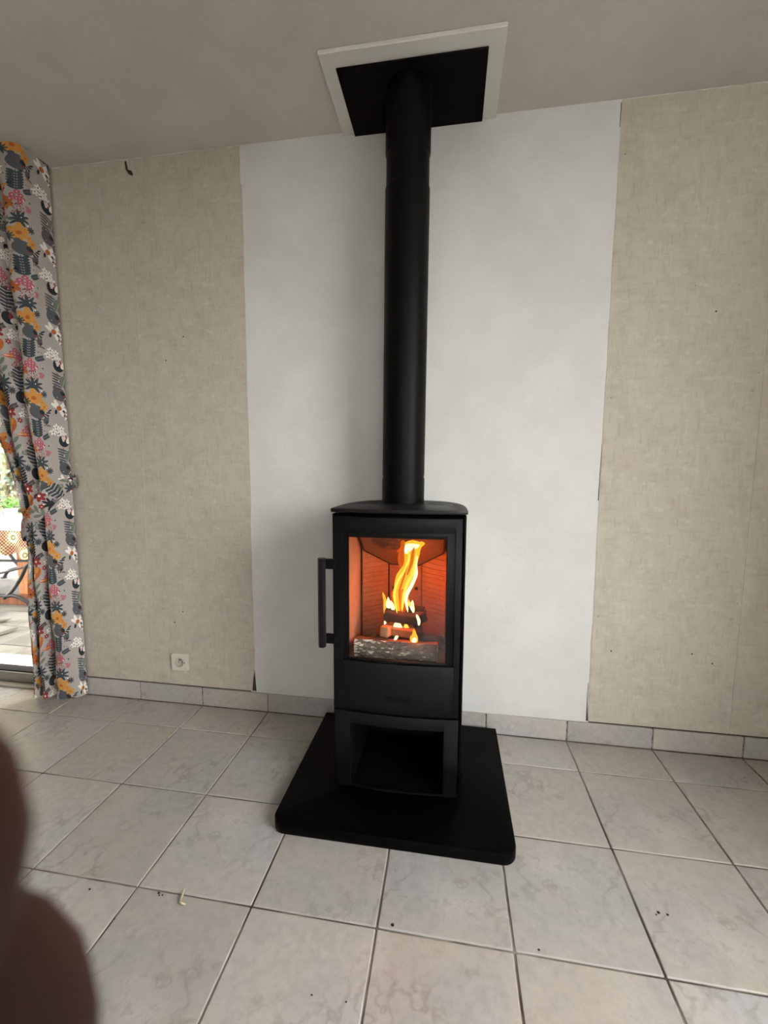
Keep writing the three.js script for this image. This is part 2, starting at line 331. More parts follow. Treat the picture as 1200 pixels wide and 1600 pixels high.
  part('front_post', merge([box(CX - HALF - 0.001, CX - HALF + 0.003, 0.055, 0.99, 0.43, 0.436), box(CX + HALF - 0.004, CX + HALF + 0.002, 0.055, 0.99, 0.424, 0.43)]), M.inside, S);
  const font = await new FontLoader().loadAsync('fonts/droid/droid_sans_bold.typeface.json');
  const txt = new TextGeometry('WIKING', { font, size: 0.017, depth: 0.002, curveSegments: 3 }); txt.computeBoundingBox();
  txt.translate(1.334 - (txt.boundingBox.max.x + txt.boundingBox.min.x) / 2, 0.378, 0.4655);
  part('raised_lettering', txt, M.black, door);
  // lining of the fire chamber
  const fy0 = 0.478, fy1 = 0.935;
  const lineY = []; for (let y = fy0 + 0.012; y < 0.86; y += rr(0.013, 0.023)) lineY.push(y);
  function plankPanel(a, b, y0, y1, t, grooves) {          // an upright slab between two plan points, grooved across
    const dx = b[0] - a[0], dz = b[1] - a[1], L = Math.hypot(dx, dz), prof = [[0, y0], [t, y0]];
    if (grooves) for (const y of lineY) { if (y < y0 + 0.005 || y > y1 - 0.005) continue; prof.push([t, y - 0.0014], [t - 0.003, y - 0.0004], [t - 0.003, y + 0.0004], [t, y + 0.0014]); }
    prof.push([t, y1], [0, y1]);
    const s = new THREE.Shape(prof.map(([p, q]) => new THREE.Vector2(p, q)));
    const g = new THREE.ExtrudeGeometry(s, { depth: L, bevelEnabled: false, steps: 14 });
    const p = g.attributes.position;                       // the grooves wander a little, as broken board does
    for (let i = 0; i < p.count; i++) { const y = p.getY(i); if (grooves && y > y0 + 0.004 && y < y1 - 0.004) p.setY(i, y + 0.0009 * Math.sin(p.getZ(i) * 70 + Math.round(y * 40) * 2.1)); }
    g.computeVertexNormals();
    const m = new THREE.Matrix4().makeBasis(V3(dz / L, 0, -dx / L), V3(0, 1, 0), V3(dx / L, 0, dz / L)); m.setPosition(a[0], 0, a[1]);
    g.applyMatrix4(m);
    return metreUV(g, a[0] * 3, 0, 3);
  }
  part('fire_board', metreUV(box(1.140, 1.156, fy0, fy1, 0.204, 0.436), 0, 0, 3), M.brick, S);
  part('fire_board', metreUV(box(1.490, 1.506, fy0, fy1, 0.204, 0.436), 0, 0, 3), M.brick, S);
  part('fire_board', plankPanel([1.2485, 0.1245], [1.159, 0.198], fy0, fy1, 0.014, true).translate(-0.004, 0, -0.006), M.brick, S);
  part('fire_board', plankPanel([1.4875, 0.198], [1.393, 0.1245], fy0, fy1, 0.014, true).translate(0.004, 0, -0.006), M.brick, S);
  const backBoard = part('fire_board', metreUV(box(1.2575, 1.3845, fy0, fy1, 0.104, 0.119), 0, 0, 3), M.brick, S);
  for (const x of [1.277, 1.366]) part('air_hole', new THREE.CylinderGeometry(0.0075, 0.0075, 0.003, 14).rotateX(Math.PI / 2).translate(x, 0.664, 0.1185), M.joint, backBoard);
  part('chamber_floor', metreUV(prism([[1.14, 0.43], [1.14, 0.206], [1.246, 0.1], [1.399, 0.1], [1.506, 0.206], [1.506, 0.43]], fy0 - 0.016, fy0), 0, 0, 3), M.brick, S);
  part('chamber_back', merge([prism([[1.136, 0.43], [1.136, 0.203], [1.245, 0.095], [1.4, 0.095], [1.51, 0.203], [1.51, 0.43], [1.507, 0.43], [1.507, 0.205], [1.398, 0.099], [1.247, 0.099], [1.139, 0.205], [1.139, 0.43]], 0.335, 0.98), prism(u(0.012, 0.43), 0.975, 0.98)]), M.inside, S);
  { // baffle: a sloping board whose rear corners are cut to follow the lining
    const pl = [[1.266, 0.132], [1.377, 0.132], [1.474, 0.212], [1.48, 0.36], [1.166, 0.36], [1.172, 0.212]], g = prism(pl, 0, 0.02, 0.002), p = g.attributes.position;
    for (let i = 0; i < p.count; i++) p.setY(i, p.getY(i) + 0.757 + (p.getZ(i) - 0.126) * 0.86);
    g.computeVertexNormals();
    const n = plain(g), q = n.attributes.position, w = new Float32Array(q.count * 2);
    for (let i = 0; i < q.count; i++) { w[2 * i] = (q.getX(i) - 1.166) / 0.314; w[2 * i + 1] = (q.getZ(i) - 0.132) / 0.228; }
    n.setAttribute('uv', new THREE.BufferAttribute(w, 2));
    const soot = canvasTexture(256, 256, (c, W, Hh) => {       // soot caught on the board above the flames
      c.fillStyle = '#54402c'; c.fillRect(0, 0, W, Hh);
      for (let k = 0; k < 300; k++) { c.fillStyle = pick(['rgba(50,36,24,0.25)', 'rgba(110,84,58,0.25)']); c.fillRect(rnd() * W, rnd() * Hh, rr(2, 9), rr(2, 9)); }
      for (let k = 0; k < 130; k++) { const a = rnd() * 6.3, r = Math.sqrt(rnd()); c.fillStyle = pick(['rgba(14,10,8,0.32)', 'rgba(26,18,12,0.28)']); c.beginPath(); c.ellipse(100 + 62 * r * Math.cos(a), Hh - 150 + 44 * r * Math.sin(a), rr(4, 15), rr(3, 11), rnd() * 3, 0, 6.3); c.fill(); }
    });
    const baffle = part('baffle', n, std({ map: soot, roughness: 0.95 }), S);
    const by = (z) => 0.757 + (z - 0.126) * 0.86, gapLine = [[1.166, 0.36], [1.172, 0.212], [1.266, 0.132], [1.377, 0.132], [1.474, 0.212], [1.48, 0.36]].map(([x, z]) => V3(x, by(z) + 0.001, z)), gapTubes = [];
    for (let k = 0; k < gapLine.length - 1; k++) gapTubes.push(new THREE.TubeGeometry(new THREE.LineCurve3(gapLine[k], gapLine[k + 1]), 4, 0.0034, 8, false));
    part('gap_shade_line', merge(gapTubes), M.joint, baffle);  // dark tubes drawn in place of the shadow gap round the baffle
  }
}

// ---------------------------------------------------------------- flue pipe
{
  const P = base('flue_pipe', 1.314, YT + 0.0135, 0.165);
  tag(P, 'straight black flue pipe rising from the stove top to the ceiling plate', 'flue pipe');
  const L = (pts) => new THREE.LatheGeometry(pts.map(([r, y]) => new THREE.Vector2(r, y - YT - 0.0135)), 64);
  const R = 0.0795;
  part('lower_collar', L([[R - 0.003, YT + 0.0135], [R + 0.001, YT + 0.0135], [R + 0.001, 1.105], [R - 0.0008, 1.108]]), M.pipe, P);
  part('pipe', L([[R - 0.0008, 1.108], [R - 0.0012, 1.116], [R, 1.122], [R, 2.126], [R - 0.0032, 2.129], [R - 0.0032, 2.135]]), M.pipe, P);
  part('upper_pipe', L([[R - 0.0032, 2.135], [R - 0.0032, 2.235], [R - 0.0006, 2.243]]), M.pipe, P);
  part('ceiling_collar', L([[R - 0.0006, 2.243], [R + 0.0002, 2.246], [R + 0.0002, H - 0.021]]), M.pipe, P);
  P.rotation.z = -0.006;
}

// ---------------------------------------------------------------- fire
{
  const barkMap = canvasTexture(512, 512, (g, w, h) => {
    g.fillStyle = '#544b40'; g.fillRect(0, 0, w, h);
    const plate = (x, y, r, c) => { g.fillStyle = c; g.beginPath(); for (let i = 0; i < 9; i++) { const a = i / 9 * 6.283, q = r * rr(0.5, 1.2); g.lineTo(x + q * 1.5 * Math.cos(a), y + q * 0.8 * Math.sin(a)); } g.closePath(); g.fill(); };
    for (let k = 0; k < 700; k++) plate(rnd() * w, rnd() * h, rr(3, 11), pick(['rgba(160,150,132,0.5)', 'rgba(126,115,98,0.5)', 'rgba(40,34,28,0.55)', 'rgba(80,70,58,0.6)']));
    for (let k = 0; k < 150; k++) plate(rnd() ** 2.2 * w * 0.8, rnd() * h, rr(5, 16), pick(['rgba(214,206,190,0.85)', 'rgba(186,177,160,0.8)']));
    g.strokeStyle = 'rgba(18,14,11,0.9)'; for (let k = 0; k < 90; k++) { g.lineWidth = rr(1.5, 4); const x = rnd() * w, y = rnd() * h; g.beginPath(); g.moveTo(x, y); g.lineTo(x + rr(-22, 22), y + rr(6, 26)); g.lineTo(x + rr(-34, 34), y + rr(18, 44)); g.stroke(); }
  });
  const woodMap = canvasTexture(256, 256, (g, w, h) => { g.fillStyle = '#b08a62'; g.fillRect(0, 0, w, h); for (let k = 0; k < 120; k++) { g.fillStyle = pick(['rgba(90,60,36,0.35)', 'rgba(205,170,128,0.4)', 'rgba(130,96,62,0.4)']); g.fillRect(0, rnd() * h, w, rr(1, 4)); } });
  const bark = std({ map: barkMap, roughness: 0.95, bumpMap: barkMap, bumpScale: 0.003 }), wood = std({ map: woodMap, color: 0xb09880, roughness: 0.9 }), cutw = std({ color: 0xb59a74, roughness: 0.9 }), char = std({ color: 0x0b0908, roughness: 0.95, bumpMap: barkMap, bumpScale: 0.003 });
  // split log: bark round the front, flat split face on top; length along x
  function splitLog(len, r, start, end, wob) {
    const n = 22, rings = 26, p = [], uv = [], idx = [];
    for (let j = 0; j <= rings; j++) for (let i = 0; i <= n; i++) {
      const a = start + (end - start) * i / n, q = r * (1 + wob * Math.sin(a * 5 + j * 0.7) + wob * 0.7 * Math.sin(j * 1.9 + i));
      p.push(-len / 2 + len * j / rings, q * Math.sin(a), q * Math.cos(a)); uv.push(j / rings * 0.9, i / n * 0.9);
    }
    for (let j = 0; j < rings; j++) for (let i = 0; i < n; i++) { const a = j * (n + 1) + i, b = a + n + 1; idx.push(a, b, a + 1, a + 1, b, b + 1); }
    const g = new THREE.BufferGeometry(); g.setAttribute('position', new THREE.Float32BufferAttribute(p, 3)); g.setAttribute('uv', new THREE.Float32BufferAttribute(uv, 2)); g.setIndex(idx); g.computeVertexNormals();
    // split face and the two ends
    const fp = [], fu = [], fi = [];
    for (let j = 0; j <= rings; j++) { for (const i of [0, n]) { const k = (j * (n + 1) + i) * 3; fp.push(p[k], p[k + 1], p[k + 2]); fu.push(j / rings, i ? 1 : 0); } }
    for (let j = 0; j < rings; j++) { const a = 2 * j; fi.push(a, a + 1, a + 2, a + 1, a + 3, a + 2); }
    const f = new THREE.BufferGeometry(); f.setAttribute('position', new THREE.Float32BufferAttribute(fp, 3)); f.setAttribute('uv', new THREE.Float32BufferAttribute(fu, 2)); f.setIndex(fi); f.computeVertexNormals();
    const ends = [];
    for (const j of [0, rings]) { const ep = [j ? len / 2 : -len / 2, 0, 0], ei = []; for (let i = 0; i <= n; i++) { const k = (j * (n + 1) + i) * 3; ep.push(p[k], p[k + 1], p[k + 2]); } for (let i = 1; i <= n; i++) j ? ei.push(0, i, i + 1) : ei.push(0, i + 1, i); const e = new THREE.BufferGeometry(); e.setAttribute('position', new THREE.Float32BufferAttribute(ep, 3)); e.setAttribute('uv', new THREE.Float32BufferAttribute(new Float32Array((n + 2) * 2), 2)); e.setIndex(ei); e.computeVertexNormals(); ends.push(e); }
    return [g, f, ends];
  }
  function log(name, label, len, r, start, end, pos, turn, mats) {
    const o = base(name, ...pos); o.rotation.set(...turn); const [g, f, e] = splitLog(len, r, start, end, 0.035);
    part('bark', g, mats[0], o); part('split_face', f, mats[1], o); for (const q of e) part('end_grain', q, mats[2], o);
    return tag(o, label, 'log');
  }
  const F0 = 0.478;
  log('birch_log', 'split birch log with pale cracked bark at the front of the fire', 0.285, 0.046, -3.3, 0.72, [1.318, F0 + 0.0485, 0.364], [0.0, 0.0, -0.01], [bark, wood, cutw]);
  log('split_log', 'brown split log lying behind the birch log in the fire', 0.235, 0.044, -3.5, 0.45, [1.35, F0 + 0.0465, 0.262], [0.0, 0.1, 0.0], [std({ color: 0x5a4030, roughness: 1 }), wood, cutw]);
  function stick(name, label, w, h, len, pos, turn, m) {
    const g = new RoundedBoxGeometry(len, h, w, 3, Math.min(w, h) * 0.16), p = g.attributes.position;
    for (let i = 0; i < p.count; i++) { p.setY(i, p.getY(i) + 0.0025 * Math.sin(p.getX(i) * 60 + p.getZ(i) * 40)); p.setZ(i, p.getZ(i) + 0.002 * Math.sin(p.getX(i) * 45 + 1)); }
    g.computeVertexNormals();
    const o = base(name, ...pos); o.rotation.set(...turn); part('body', g, m, o);
    return tag(o, label, 'kindling');
  }
  stick('kindling_stick', 'pale kindling stick standing end-on at the left of the small stack', 0.03, 0.036, 0.12, [1.285, 0.566, 0.318], [0, Math.PI / 2 - 0.15, -0.2], std({ map: woodMap, color: 0xd8cdb8, roughness: 0.9 }));
  stick('kindling_stick', 'pale tan kindling piece lying across the logs under the flames', 0.032, 0.03, 0.1, [1.345, 0.563, 0.324], [0, -0.1, -0.06], std({ map: woodMap, color: 0xcfc0a0, roughness: 0.9 }));
  stick('kindling_stick', 'charred kindling piece standing end-on right of the pale one', 0.026, 0.03, 0.11, [1.39, 0.568, 0.3], [0, Math.PI / 2 + 0.2, 0.12], char);
  stick('charred_stick', 'thick black charred stick lying crosswise below the tall flame', 0.034, 0.034, 0.135, [1.334, 0.612, 0.315], [0, 0.08, -0.1], char);
  stick('charred_stick', 'black charred stick lying behind and above the thicker charred one', 0.026, 0.026, 0.15, [1.34, 0.632, 0.276], [0, -0.3, 0.05], char);
  stick('charred_stick', 'short charred block at the right end of the black sticks', 0.035, 0.04, 0.05, [1.39, 0.612, 0.3], [0.3, 0.5, 0.2], std({ color: 0x2a1510, roughness: 1 }));
  { const t = part('charred_twig', tube([[1.36, 0.6, 0.3], [1.385, 0.605, 0.3], [1.407, 0.633, 0.3], [1.419, 0.662, 0.3]], 0.0016, 20, 6), new THREE.MeshStandardMaterial({ color: 0x401008, emissive: new THREE.Color(1, 0.16, 0.04), emissiveIntensity: 0.5 })); tag(t, 'thin glowing twig curving up at the right of the fire', 'twig'); }
  // flames: closed bodies, wider than deep, streaked with yellow and orange
  const flameMap = (a, b, c) => canvasTexture(256, 256, (g, w, h) => {
    g.fillStyle = a; g.fillRect(0, 0, w, h);
    for (let k = 0; k < 70; k++) { g.fillStyle = pick([b, c, a]); g.globalAlpha = 0.35; const x = rnd() * w, ww = rr(5, 26), y = rnd() * h, hh = rr(40, 170); g.beginPath(); g.ellipse(x, y, ww / 2, hh / 2, rr(-0.12, 0.12), 0, 6.3); g.fill(); }
  });
  const flame = (map, k, op) => new THREE.MeshStandardMaterial({ color: 0x000000, roughness: 1, emissive: 0xffffff, emissiveMap: map, emissiveIntensity: k, transparent: op < 1, opacity: op });
  const yellow = flame(flameMap('#ffb52a', '#ffe94a', '#ff9a10'), 1.15, 0.94), hot = flame(flameMap('#fff0b0', '#ffffff', '#ffd860'), 1.4, 1), bright = flame(flameMap('#ffd84a', '#fff27a', '#ffc030'), 1.25, 0.9), orange = flame(flameMap('#ff6a10', '#ff8c20', '#e04808'), 0.75, 0.6);
  function tongue(rows, z, m, deep = 0.55, name = 'flame_tongue') {
    const n = 14, p = [], uv = [], idx = [], R2 = [];
    rows = rows.slice().sort((a, b) => a[0] - b[0]);
    const cy = new THREE.CatmullRomCurve3(rows.map((r) => V3(r[0], (r[1] + r[2]) / 2, (r[2] - r[1]) / 2)), false, 'catmullrom', 0.4);
    const S = 26; for (let j = 0; j <= S; j++) { const q = cy.getPoint(j / S); R2.push([q.x, q.y, Math.max(0.0006, q.z)]); }
    R2.forEach(([y, x, hw], j) => { const e = j === S ? 0.08 : j === 0 ? 0.4 : j > S - 4 ? 0.35 + 0.2 * (S - j) : 1; for (let i = 0; i <= n; i++) { const a = i / n * Math.PI * 2; p.push(x + hw * e * Math.cos(a), y, z + hw * e * deep * Math.sin(a)); uv.push(i / n, j / S); } });
    for (let j = 0; j < S; j++) for (let i = 0; i < n; i++) { const a = j * (n + 1) + i, b = a + n + 1; idx.push(a, b, a + 1, a + 1, b, b + 1); }
    const c0 = p.length / 3; p.push(R2[0][1], R2[0][0] - 0.002, z, R2[S][1], R2[S][0] + 0.002, z); uv.push(0.5, 0, 0.5, 1);
    for (let i = 0; i < n; i++) idx.push(c0, i, i + 1, c0 + 1, S * (n + 1) + i + 1, S * (n + 1) + i);
    const g = new THREE.BufferGeometry(); g.setAttribute('position', new THREE.Float32BufferAttribute(p, 3)); g.setAttribute('uv', new THREE.Float32BufferAttribute(uv, 2)); g.setIndex(idx); g.computeVertexNormals();
    return part(name, g, m, fire);
  }
  const fire = base('fire'); tag(fire, 'yellow flames burning on the kindling behind the stove glass', 'fire');
  tongue([[0.629, 1.303, 1.329], [0.654, 1.303, 1.336], [0.69, 1.3, 1.349], [0.726, 1.3, 1.367], [0.761, 1.307, 1.38], [0.784, 1.321, 1.382], [0.808, 1.334, 1.382], [0.836, 1.336, 1.389], [0.859, 1.336, 1.393], [0.873, 1.336, 1.399], [0.885, 1.336, 1.397], [0.891, 1.34, 1.388]], 0.3, yellow);
  const strand = (pts, w, z, m) => tongue(pts.map(([y, x], i) => [y, x - w * (i === 0 || i === pts.length - 1 ? 0.45 : 1), x + w * (i === 0 || i === pts.length - 1 ? 0.45 : 1)]), z, m, 0.9);
  strand([[0.629, 1.314], [0.696, 1.303], [0.748, 1.316], [0.785, 1.339], [0.832, 1.355], [0.862, 1.35]], 0.005, 0.322, bright);
  strand([[0.641, 1.332], [0.70, 1.338], [0.745, 1.352], [0.785, 1.37], [0.856, 1.382]], 0.0055, 0.326, bright);
  strand([[0.636, 1.352], [0.689, 1.345], [0.732, 1.364], [0.772, 1.379], [0.808, 1.377], [0.84, 1.384]], 0.0065, 0.32, hot);
  strand([[0.66, 1.325], [0.71, 1.322], [0.76, 1.336], [0.81, 1.352]], 0.004, 0.325, orange);
  strand([[0.77, 1.348], [0.81, 1.362], [0.85, 1.368], [0.872, 1.372]], 0.006, 0.324, orange);
  tongue([[0.846, 1.338, 1.352], [0.858, 1.337, 1.362], [0.868, 1.338, 1.385], [0.878, 1.342, 1.39], [0.882, 1.35, 1.385]], 0.316, hot, 0.25);
  tongue([[0.851, 1.377, 1.388], [0.865, 1.379, 1.395], [0.879, 1.383, 1.408], [0.888, 1.39, 1.401]], 0.3, yellow);
  tongue([[0.77, 1.328, 1.334], [0.788, 1.321, 1.337], [0.812, 1.313, 1.339], [0.835, 1.313, 1.336], [0.858, 1.322, 1.336], [0.877, 1.327, 1.334]], 0.3, orange);
  tongue([[0.848, 1.309, 1.315], [0.853, 1.311, 1.325], [0.867, 1.322, 1.331], [0.881, 1.322, 1.336], [0.891, 1.324, 1.34]], 0.305, orange);
  tongue([[0.631, 1.322, 1.343], [0.655, 1.319, 1.349], [0.681, 1.317, 1.354], [0.709, 1.319, 1.349], [0.742, 1.326, 1.339]], 0.31, orange);
  tongue([[0.615, 1.263, 1.27], [0.639, 1.261, 1.27], [0.663, 1.261, 1.273], [0.681, 1.258, 1.268], [0.698, 1.256, 1.261]], 0.3, yellow);
  tongue([[0.631, 1.291, 1.302], [0.643, 1.287, 1.303], [0.655, 1.284, 1.299], [0.668, 1.283, 1.29]], 0.3, hot); tongue([[0.64, 1.272, 1.292], [0.652, 1.27, 1.29], [0.664, 1.272, 1.286], [0.682, 1.277, 1.28]], 0.302, hot);
  tongue([[0.655, 1.289, 1.301], [0.679, 1.289, 1.3], [0.702, 1.286, 1.298]], 0.295, orange);
  tongue([[0.626, 1.368, 1.373], [0.639, 1.361, 1.375], [0.653, 1.355, 1.373], [0.664, 1.36, 1.371], [0.674, 1.365, 1.368]], 0.3, hot); tongue([[0.65, 1.354, 1.366], [0.663, 1.347, 1.36], [0.675, 1.345, 1.354], [0.691, 1.342, 1.349], [0.71, 1.345, 1.348]], 0.302, bright);
  tongue([[0.593, 1.389, 1.396], [0.609, 1.387, 1.398], [0.623, 1.382, 1.393], [0.633, 1.382, 1.387]], 0.33, hot);
  tongue([[0.566, 1.296, 1.335], [0.575, 1.298, 1.336], [0.586, 1.302, 1.33], [0.6, 1.308, 1.322]], 0.322, hot, 0.2); tongue([[0.566, 1.335, 1.362], [0.577, 1.337, 1.358], [0.588, 1.34, 1.352], [0.6, 1.344, 1.348]], 0.32, bright, 0.3);
  tongue([[0.544, 1.371, 1.389], [0.553, 1.366, 1.393], [0.567, 1.366, 1.393], [0.577, 1.373, 1.388], [0.596, 1.375, 1.381]], 0.372, yellow, 0.3);
  tongue([[0.55, 1.373, 1.387], [0.556, 1.372, 1.389], [0.567, 1.375, 1.39]], 0.379, hot, 0.3);
  tongue([[0.548, 1.308, 1.317], [0.558, 1.311, 1.324], [0.565, 1.315, 1.324]], 0.365, hot, 0.4);
  tongue([[0.569, 1.264, 1.271], [0.581, 1.263, 1.273], [0.591, 1.263, 1.268]], 0.3, hot);
  for (const [x, y, z, k] of [[1.36, 0.80, 0.3, 0.06], [1.343, 0.72, 0.3, 0.145], [1.33, 0.66, 0.34, 0.125], [1.38, 0.556, 0.395, 0.014]]) {
    const l = new THREE.PointLight(new THREE.Color(1, 0.15, 0.015), k, 0, 2); l.position.set(x, y, z); l.castShadow = true; l.shadow.radius = 1.2; l.name = 'flame_light'; fire.add(l);
  }
}

// ---------------------------------------------------------------- socket
{
  const s = base('wall_socket', 0.223, 0.211, -0.0084);
  tag(s, 'square cream wall socket low on the left strip of wallpaper', 'socket');
  const o = 0.041, r = 0.006, sh = new THREE.Shape(); sh.moveTo(-o + r, -o); sh.lineTo(o - r, -o); sh.quadraticCurveTo(o, -o, o, -o + r); sh.lineTo(o, o - r); sh.quadraticCurveTo(o, o, o - r, o); sh.lineTo(-o + r, o); sh.quadraticCurveTo(-o, o, -o, o - r); sh.lineTo(-o, -o + r); sh.quadraticCurveTo(-o, -o, -o + r, -o);
  const h = new THREE.Path(); h.absarc(-0.001, 0, 0.0205, 0, Math.PI * 2, true); sh.holes.push(h);
  part('cover', new THREE.ExtrudeGeometry(sh, { depth: 0.012, bevelEnabled: true, bevelSize: 0.002, bevelThickness: 0.002, bevelOffset: -0.002, bevelSegments: 3, curveSegments: 24 }), M.socket, s);
  part('recess', new THREE.LatheGeometry([[0, 0.002], [0.019, 0.002], [0.0205, 0.0135], [0.0225, 0.0146]].map(([a, b]) => new THREE.Vector2(a, b)), 32).rotateX(Math.PI / 2).translate(-0.001, 0, 0), std({ color: 0xb9b4a2, roughness: 0.5, side: THREE.DoubleSide }), s);
  part('pin', new THREE.CylinderGeometry(0.0024, 0.0024, 0.012, 12).rotateX(Math.PI / 2).translate(-0.001, 0.011, 0.008), M.steel, s);
  part('contact_hole', merge([-0.0095, 0.0095].map((x) => new THREE.CylinderGeometry(0.0026, 0.0026, 0.0012, 12).rotateX(Math.PI / 2).translate(x - 0.001, -0.003, 0.0024))), M.dark, s);
  part('screw', new THREE.CylinderGeometry(0.003, 0.003, 0.0012, 12).rotateX(Math.PI / 2).translate(0.0265, 0, 0.0142), M.dark, s);
}

// ---------------------------------------------------------------- patio door
{
  const d = base('door_1'); d.userData.kind = 'structure';
  part('door_track', metreUV(box(DX0, DX1, 0.0, 0.012, -0.03, 0.004, 0.002)), std({ color: 0xb4ad9d, roughness: 0.4, metalness: 0.2 }), d);
  part('door_threshold', box(DX0, DX1, -0.011, 0.06, -0.1, -0.034, 0.002), std({ color: 0x8c887c, roughness: 0.5 }), d);
  part('door_gasket', box(DX0, DX1, 0.06, 0.066, -0.1, -0.046), M.dark, d);
  part('door_sill', box(DX0, DX1, -0.2, 0.0655, -0.214, -0.1005, 0.002), std({ color: 0xd9d9d8, roughness: 0.5 }), d);
  part('door_frame', merge([box(DX1 - 0.05, DX1 - 0.001, 0.06, DY1, -0.12, -0.05), box(DX0 + 0.001, DX0 + 0.05, 0.06, DY1, -0.12, -0.05), box(DX0, DX1, DY1 - 0.05, DY1 - 0.001, -0.12, -0.05)]), M.white, d);
  part('door_pane', box(DX0 + 0.05, DX1 - 0.05, 0.072, DY1 - 0.05, -0.087, -0.083), M.glass, d);
}

// ---------------------------------------------------------------- printed curtain and its tieback
const printMap = canvasTexture(1200, 850, (g, w, h) => {            // one repeat = 0.48 m by 0.34 m
  g.fillStyle = '#aca49d'; g.fillRect(0, 0, w, h);
  const at = (x, y, rot, s, f) => { for (const dx of [-w, 0, w]) for (const dy of [-h, 0, h]) { if (x + dx < -260 || x + dx > w + 260 || y + dy < -260 || y + dy > h + 260) continue; g.save(); g.translate(x + dx, y + dy); g.rotate(rot); g.scale(s, s); f(); g.restore(); } };
  const el = (c, x, y, a, b, r = 0) => { g.fillStyle = c; g.beginPath(); g.ellipse(x, y, a, b, r, 0, 6.2832); g.fill(); };
  const slate = '#3a4348', ink = '#22262a', rust = '#b4622c', must = '#cc8f44', pink = '#b25a66', red = '#8c2f2c', cream = '#ece6dc', olive = '#6d7866', grey = '#54565a';
  const line = (c, lw, ...p) => { g.strokeStyle = c; g.lineWidth = lw; g.lineCap = 'round'; g.beginPath(); g.moveTo(p[0], p[1]); if (p.length === 4) g.lineTo(p[2], p[3]); else g.quadraticCurveTo(p[2], p[3], p[4], p[5]); g.stroke(); };
  const star = (c, n, r, t) => () => { for (let k = 0; k < n; k++) { const a = k / n * 6.2832; el(c, Math.cos(a) * r * 0.5, Math.sin(a) * r * 0.5, r * 0.52, t, a); } };
  const palm = (c, tr) => () => { line(tr, 15, 0, 0, 14, 70, 6, 150); for (const a of [-2.9, -2.3, -1.7, -1.1, -0.4, 0.2]) el(c, Math.cos(a) * 46, Math.sin(a) * 40, 50, 13, a); };
  const fern = (c, n) => () => { line(c, 6, 0, 80, 0, -80); for (let k = 0; k < n; k++) { const y = 70 - k * 150 / n, L = 46 - 10 * Math.abs(k / n - 0.4); el(c, -L * 0.55, y - 12, L * 0.6, 10, 0.55); el(c, L * 0.55, y - 12, L * 0.6, 10, -0.55); } };
  const monstera = () => { g.fillStyle = slate; g.beginPath(); g.moveTo(0, -110); g.bezierCurveTo(90, -90, 100, 30, 0, 110); g.bezierCurveTo(-100, 30, -90, -90, 0, -110); g.fill(); for (let k = 0; k < 6; k++) { line('#b9b1a8', 9, 6, -70 + k * 30, 78, -94 + k * 32); line('#b9b1a8', 9, -6, -70 + k * 30, -78, -94 + k * 32); } };
  const flower = (c, mid, n = 5, r = 30) => () => { for (let k = 0; k < n; k++) { const a = k / n * 6.2832 - 1.57; el(c, Math.cos(a) * r, Math.sin(a) * r, r * 0.85, r * 0.5, a); } el(mid, 0, 0, r * 0.36, r * 0.36); };
  const bird = () => { g.fillStyle = rust; g.beginPath(); g.moveTo(-10, -80); g.bezierCurveTo(60, -90, 50, 10, 10, 40); g.bezierCurveTo(-6, 90, -30, 100, -40, 110); g.bezierCurveTo(-46, 40, -60, -40, -10, -80); g.fill(); el(must, -6, -40, 20, 36, 0.3); el('#e2b9a4', -24, 40, 12, 50, 0.25); };
  const koala = () => { el(grey, 0, 0, 66, 60, 0.3); el(grey, -44, -50, 22, 20); el(ink, 40, -10, 26, 18, 0.4); line(red, 8, 30, 20, 80, -20, 86, 60); line(ink, 7, 20, 60, 60, 40, 110, 66); for (let k = 0; k < 4; k++) el(ink, 84 + 8 * k, 20 - 26 * k, 26, 7, 0.4 - k * 0.4); };
  const comma = () => { g.fillStyle = ink; g.beginPath(); g.arc(0, 0, 58, 0.4, 4.4); g.quadraticCurveTo(10, -10, 54, 24); g.fill(); g.fillStyle = red; g.beginPath(); g.moveTo(-10, -56); g.quadraticCurveTo(50, -50, 20, 4); g.quadraticCurveTo(-14, 0, -10, -56); g.fill(); el(cream, 48, -10, 24, 34, 0.5); };
  const lily = () => { for (const a of [-2.6, -2.0, -0.6, 0.3, 1.2]) el(cream, Math.cos(a) * 46, Math.sin(a) * 40, 44, 17, a); el(rust, 0, 0, 26, 22); el(ink, 44, 30, 16, 9, 0.6); el(ink, -40, 34, 13, 22, 0.4); };
  const whites = () => { for (const [x, y] of [[0, 0], [50, 14], [24, 52], [-30, 44], [70, 60]]) { g.save(); g.translate(x, y); flower(cream, grey, 5, 17)(); g.restore(); } };
  const berries = () => { for (const [x, y] of [[0, 0], [26, -24], [-24, -26], [4, -52], [40, 6], [-40, 4], [22, 26]]) { el(pink, x, y, 19, 17); el('#d9a2a6', x, y, 6, 6); } for (let k = 0; k < 26; k++) el(red, rr(-40, 40), rr(36, 140), 4, 6, rnd() * 3); };
  const leafy = () => { line(olive, 7, 0, 90, -20, 10, -10, -70); for (const [x, y, r] of [[-34, 40, 0.7], [26, 20, -0.8], [-36, -20, 0.8], [20, -50, -0.9]]) el(olive, x, y, 40, 15, r); };
  const stripes = () => { for (let k = 0; k < 5; k++) { el(grey, -30, -44 + k * 24, 54, 9, 0.25); } el(olive, 44, 10, 44, 52, 0.3); line('#b9b1a8', 5, 30, 54, 60, -36); };
  const pine = () => { el(must, 0, 20, 36, 70, 0.1); for (let k = 0; k < 20; k++) el(rust, rr(-28, 28), rr(-36, 76), 6, 4, 0.6); for (const a of [-2.2, -1.57, -0.9]) el(ink, Math.cos(a) * 24, -50 + Math.sin(a) * 34, 30, 9, a); };
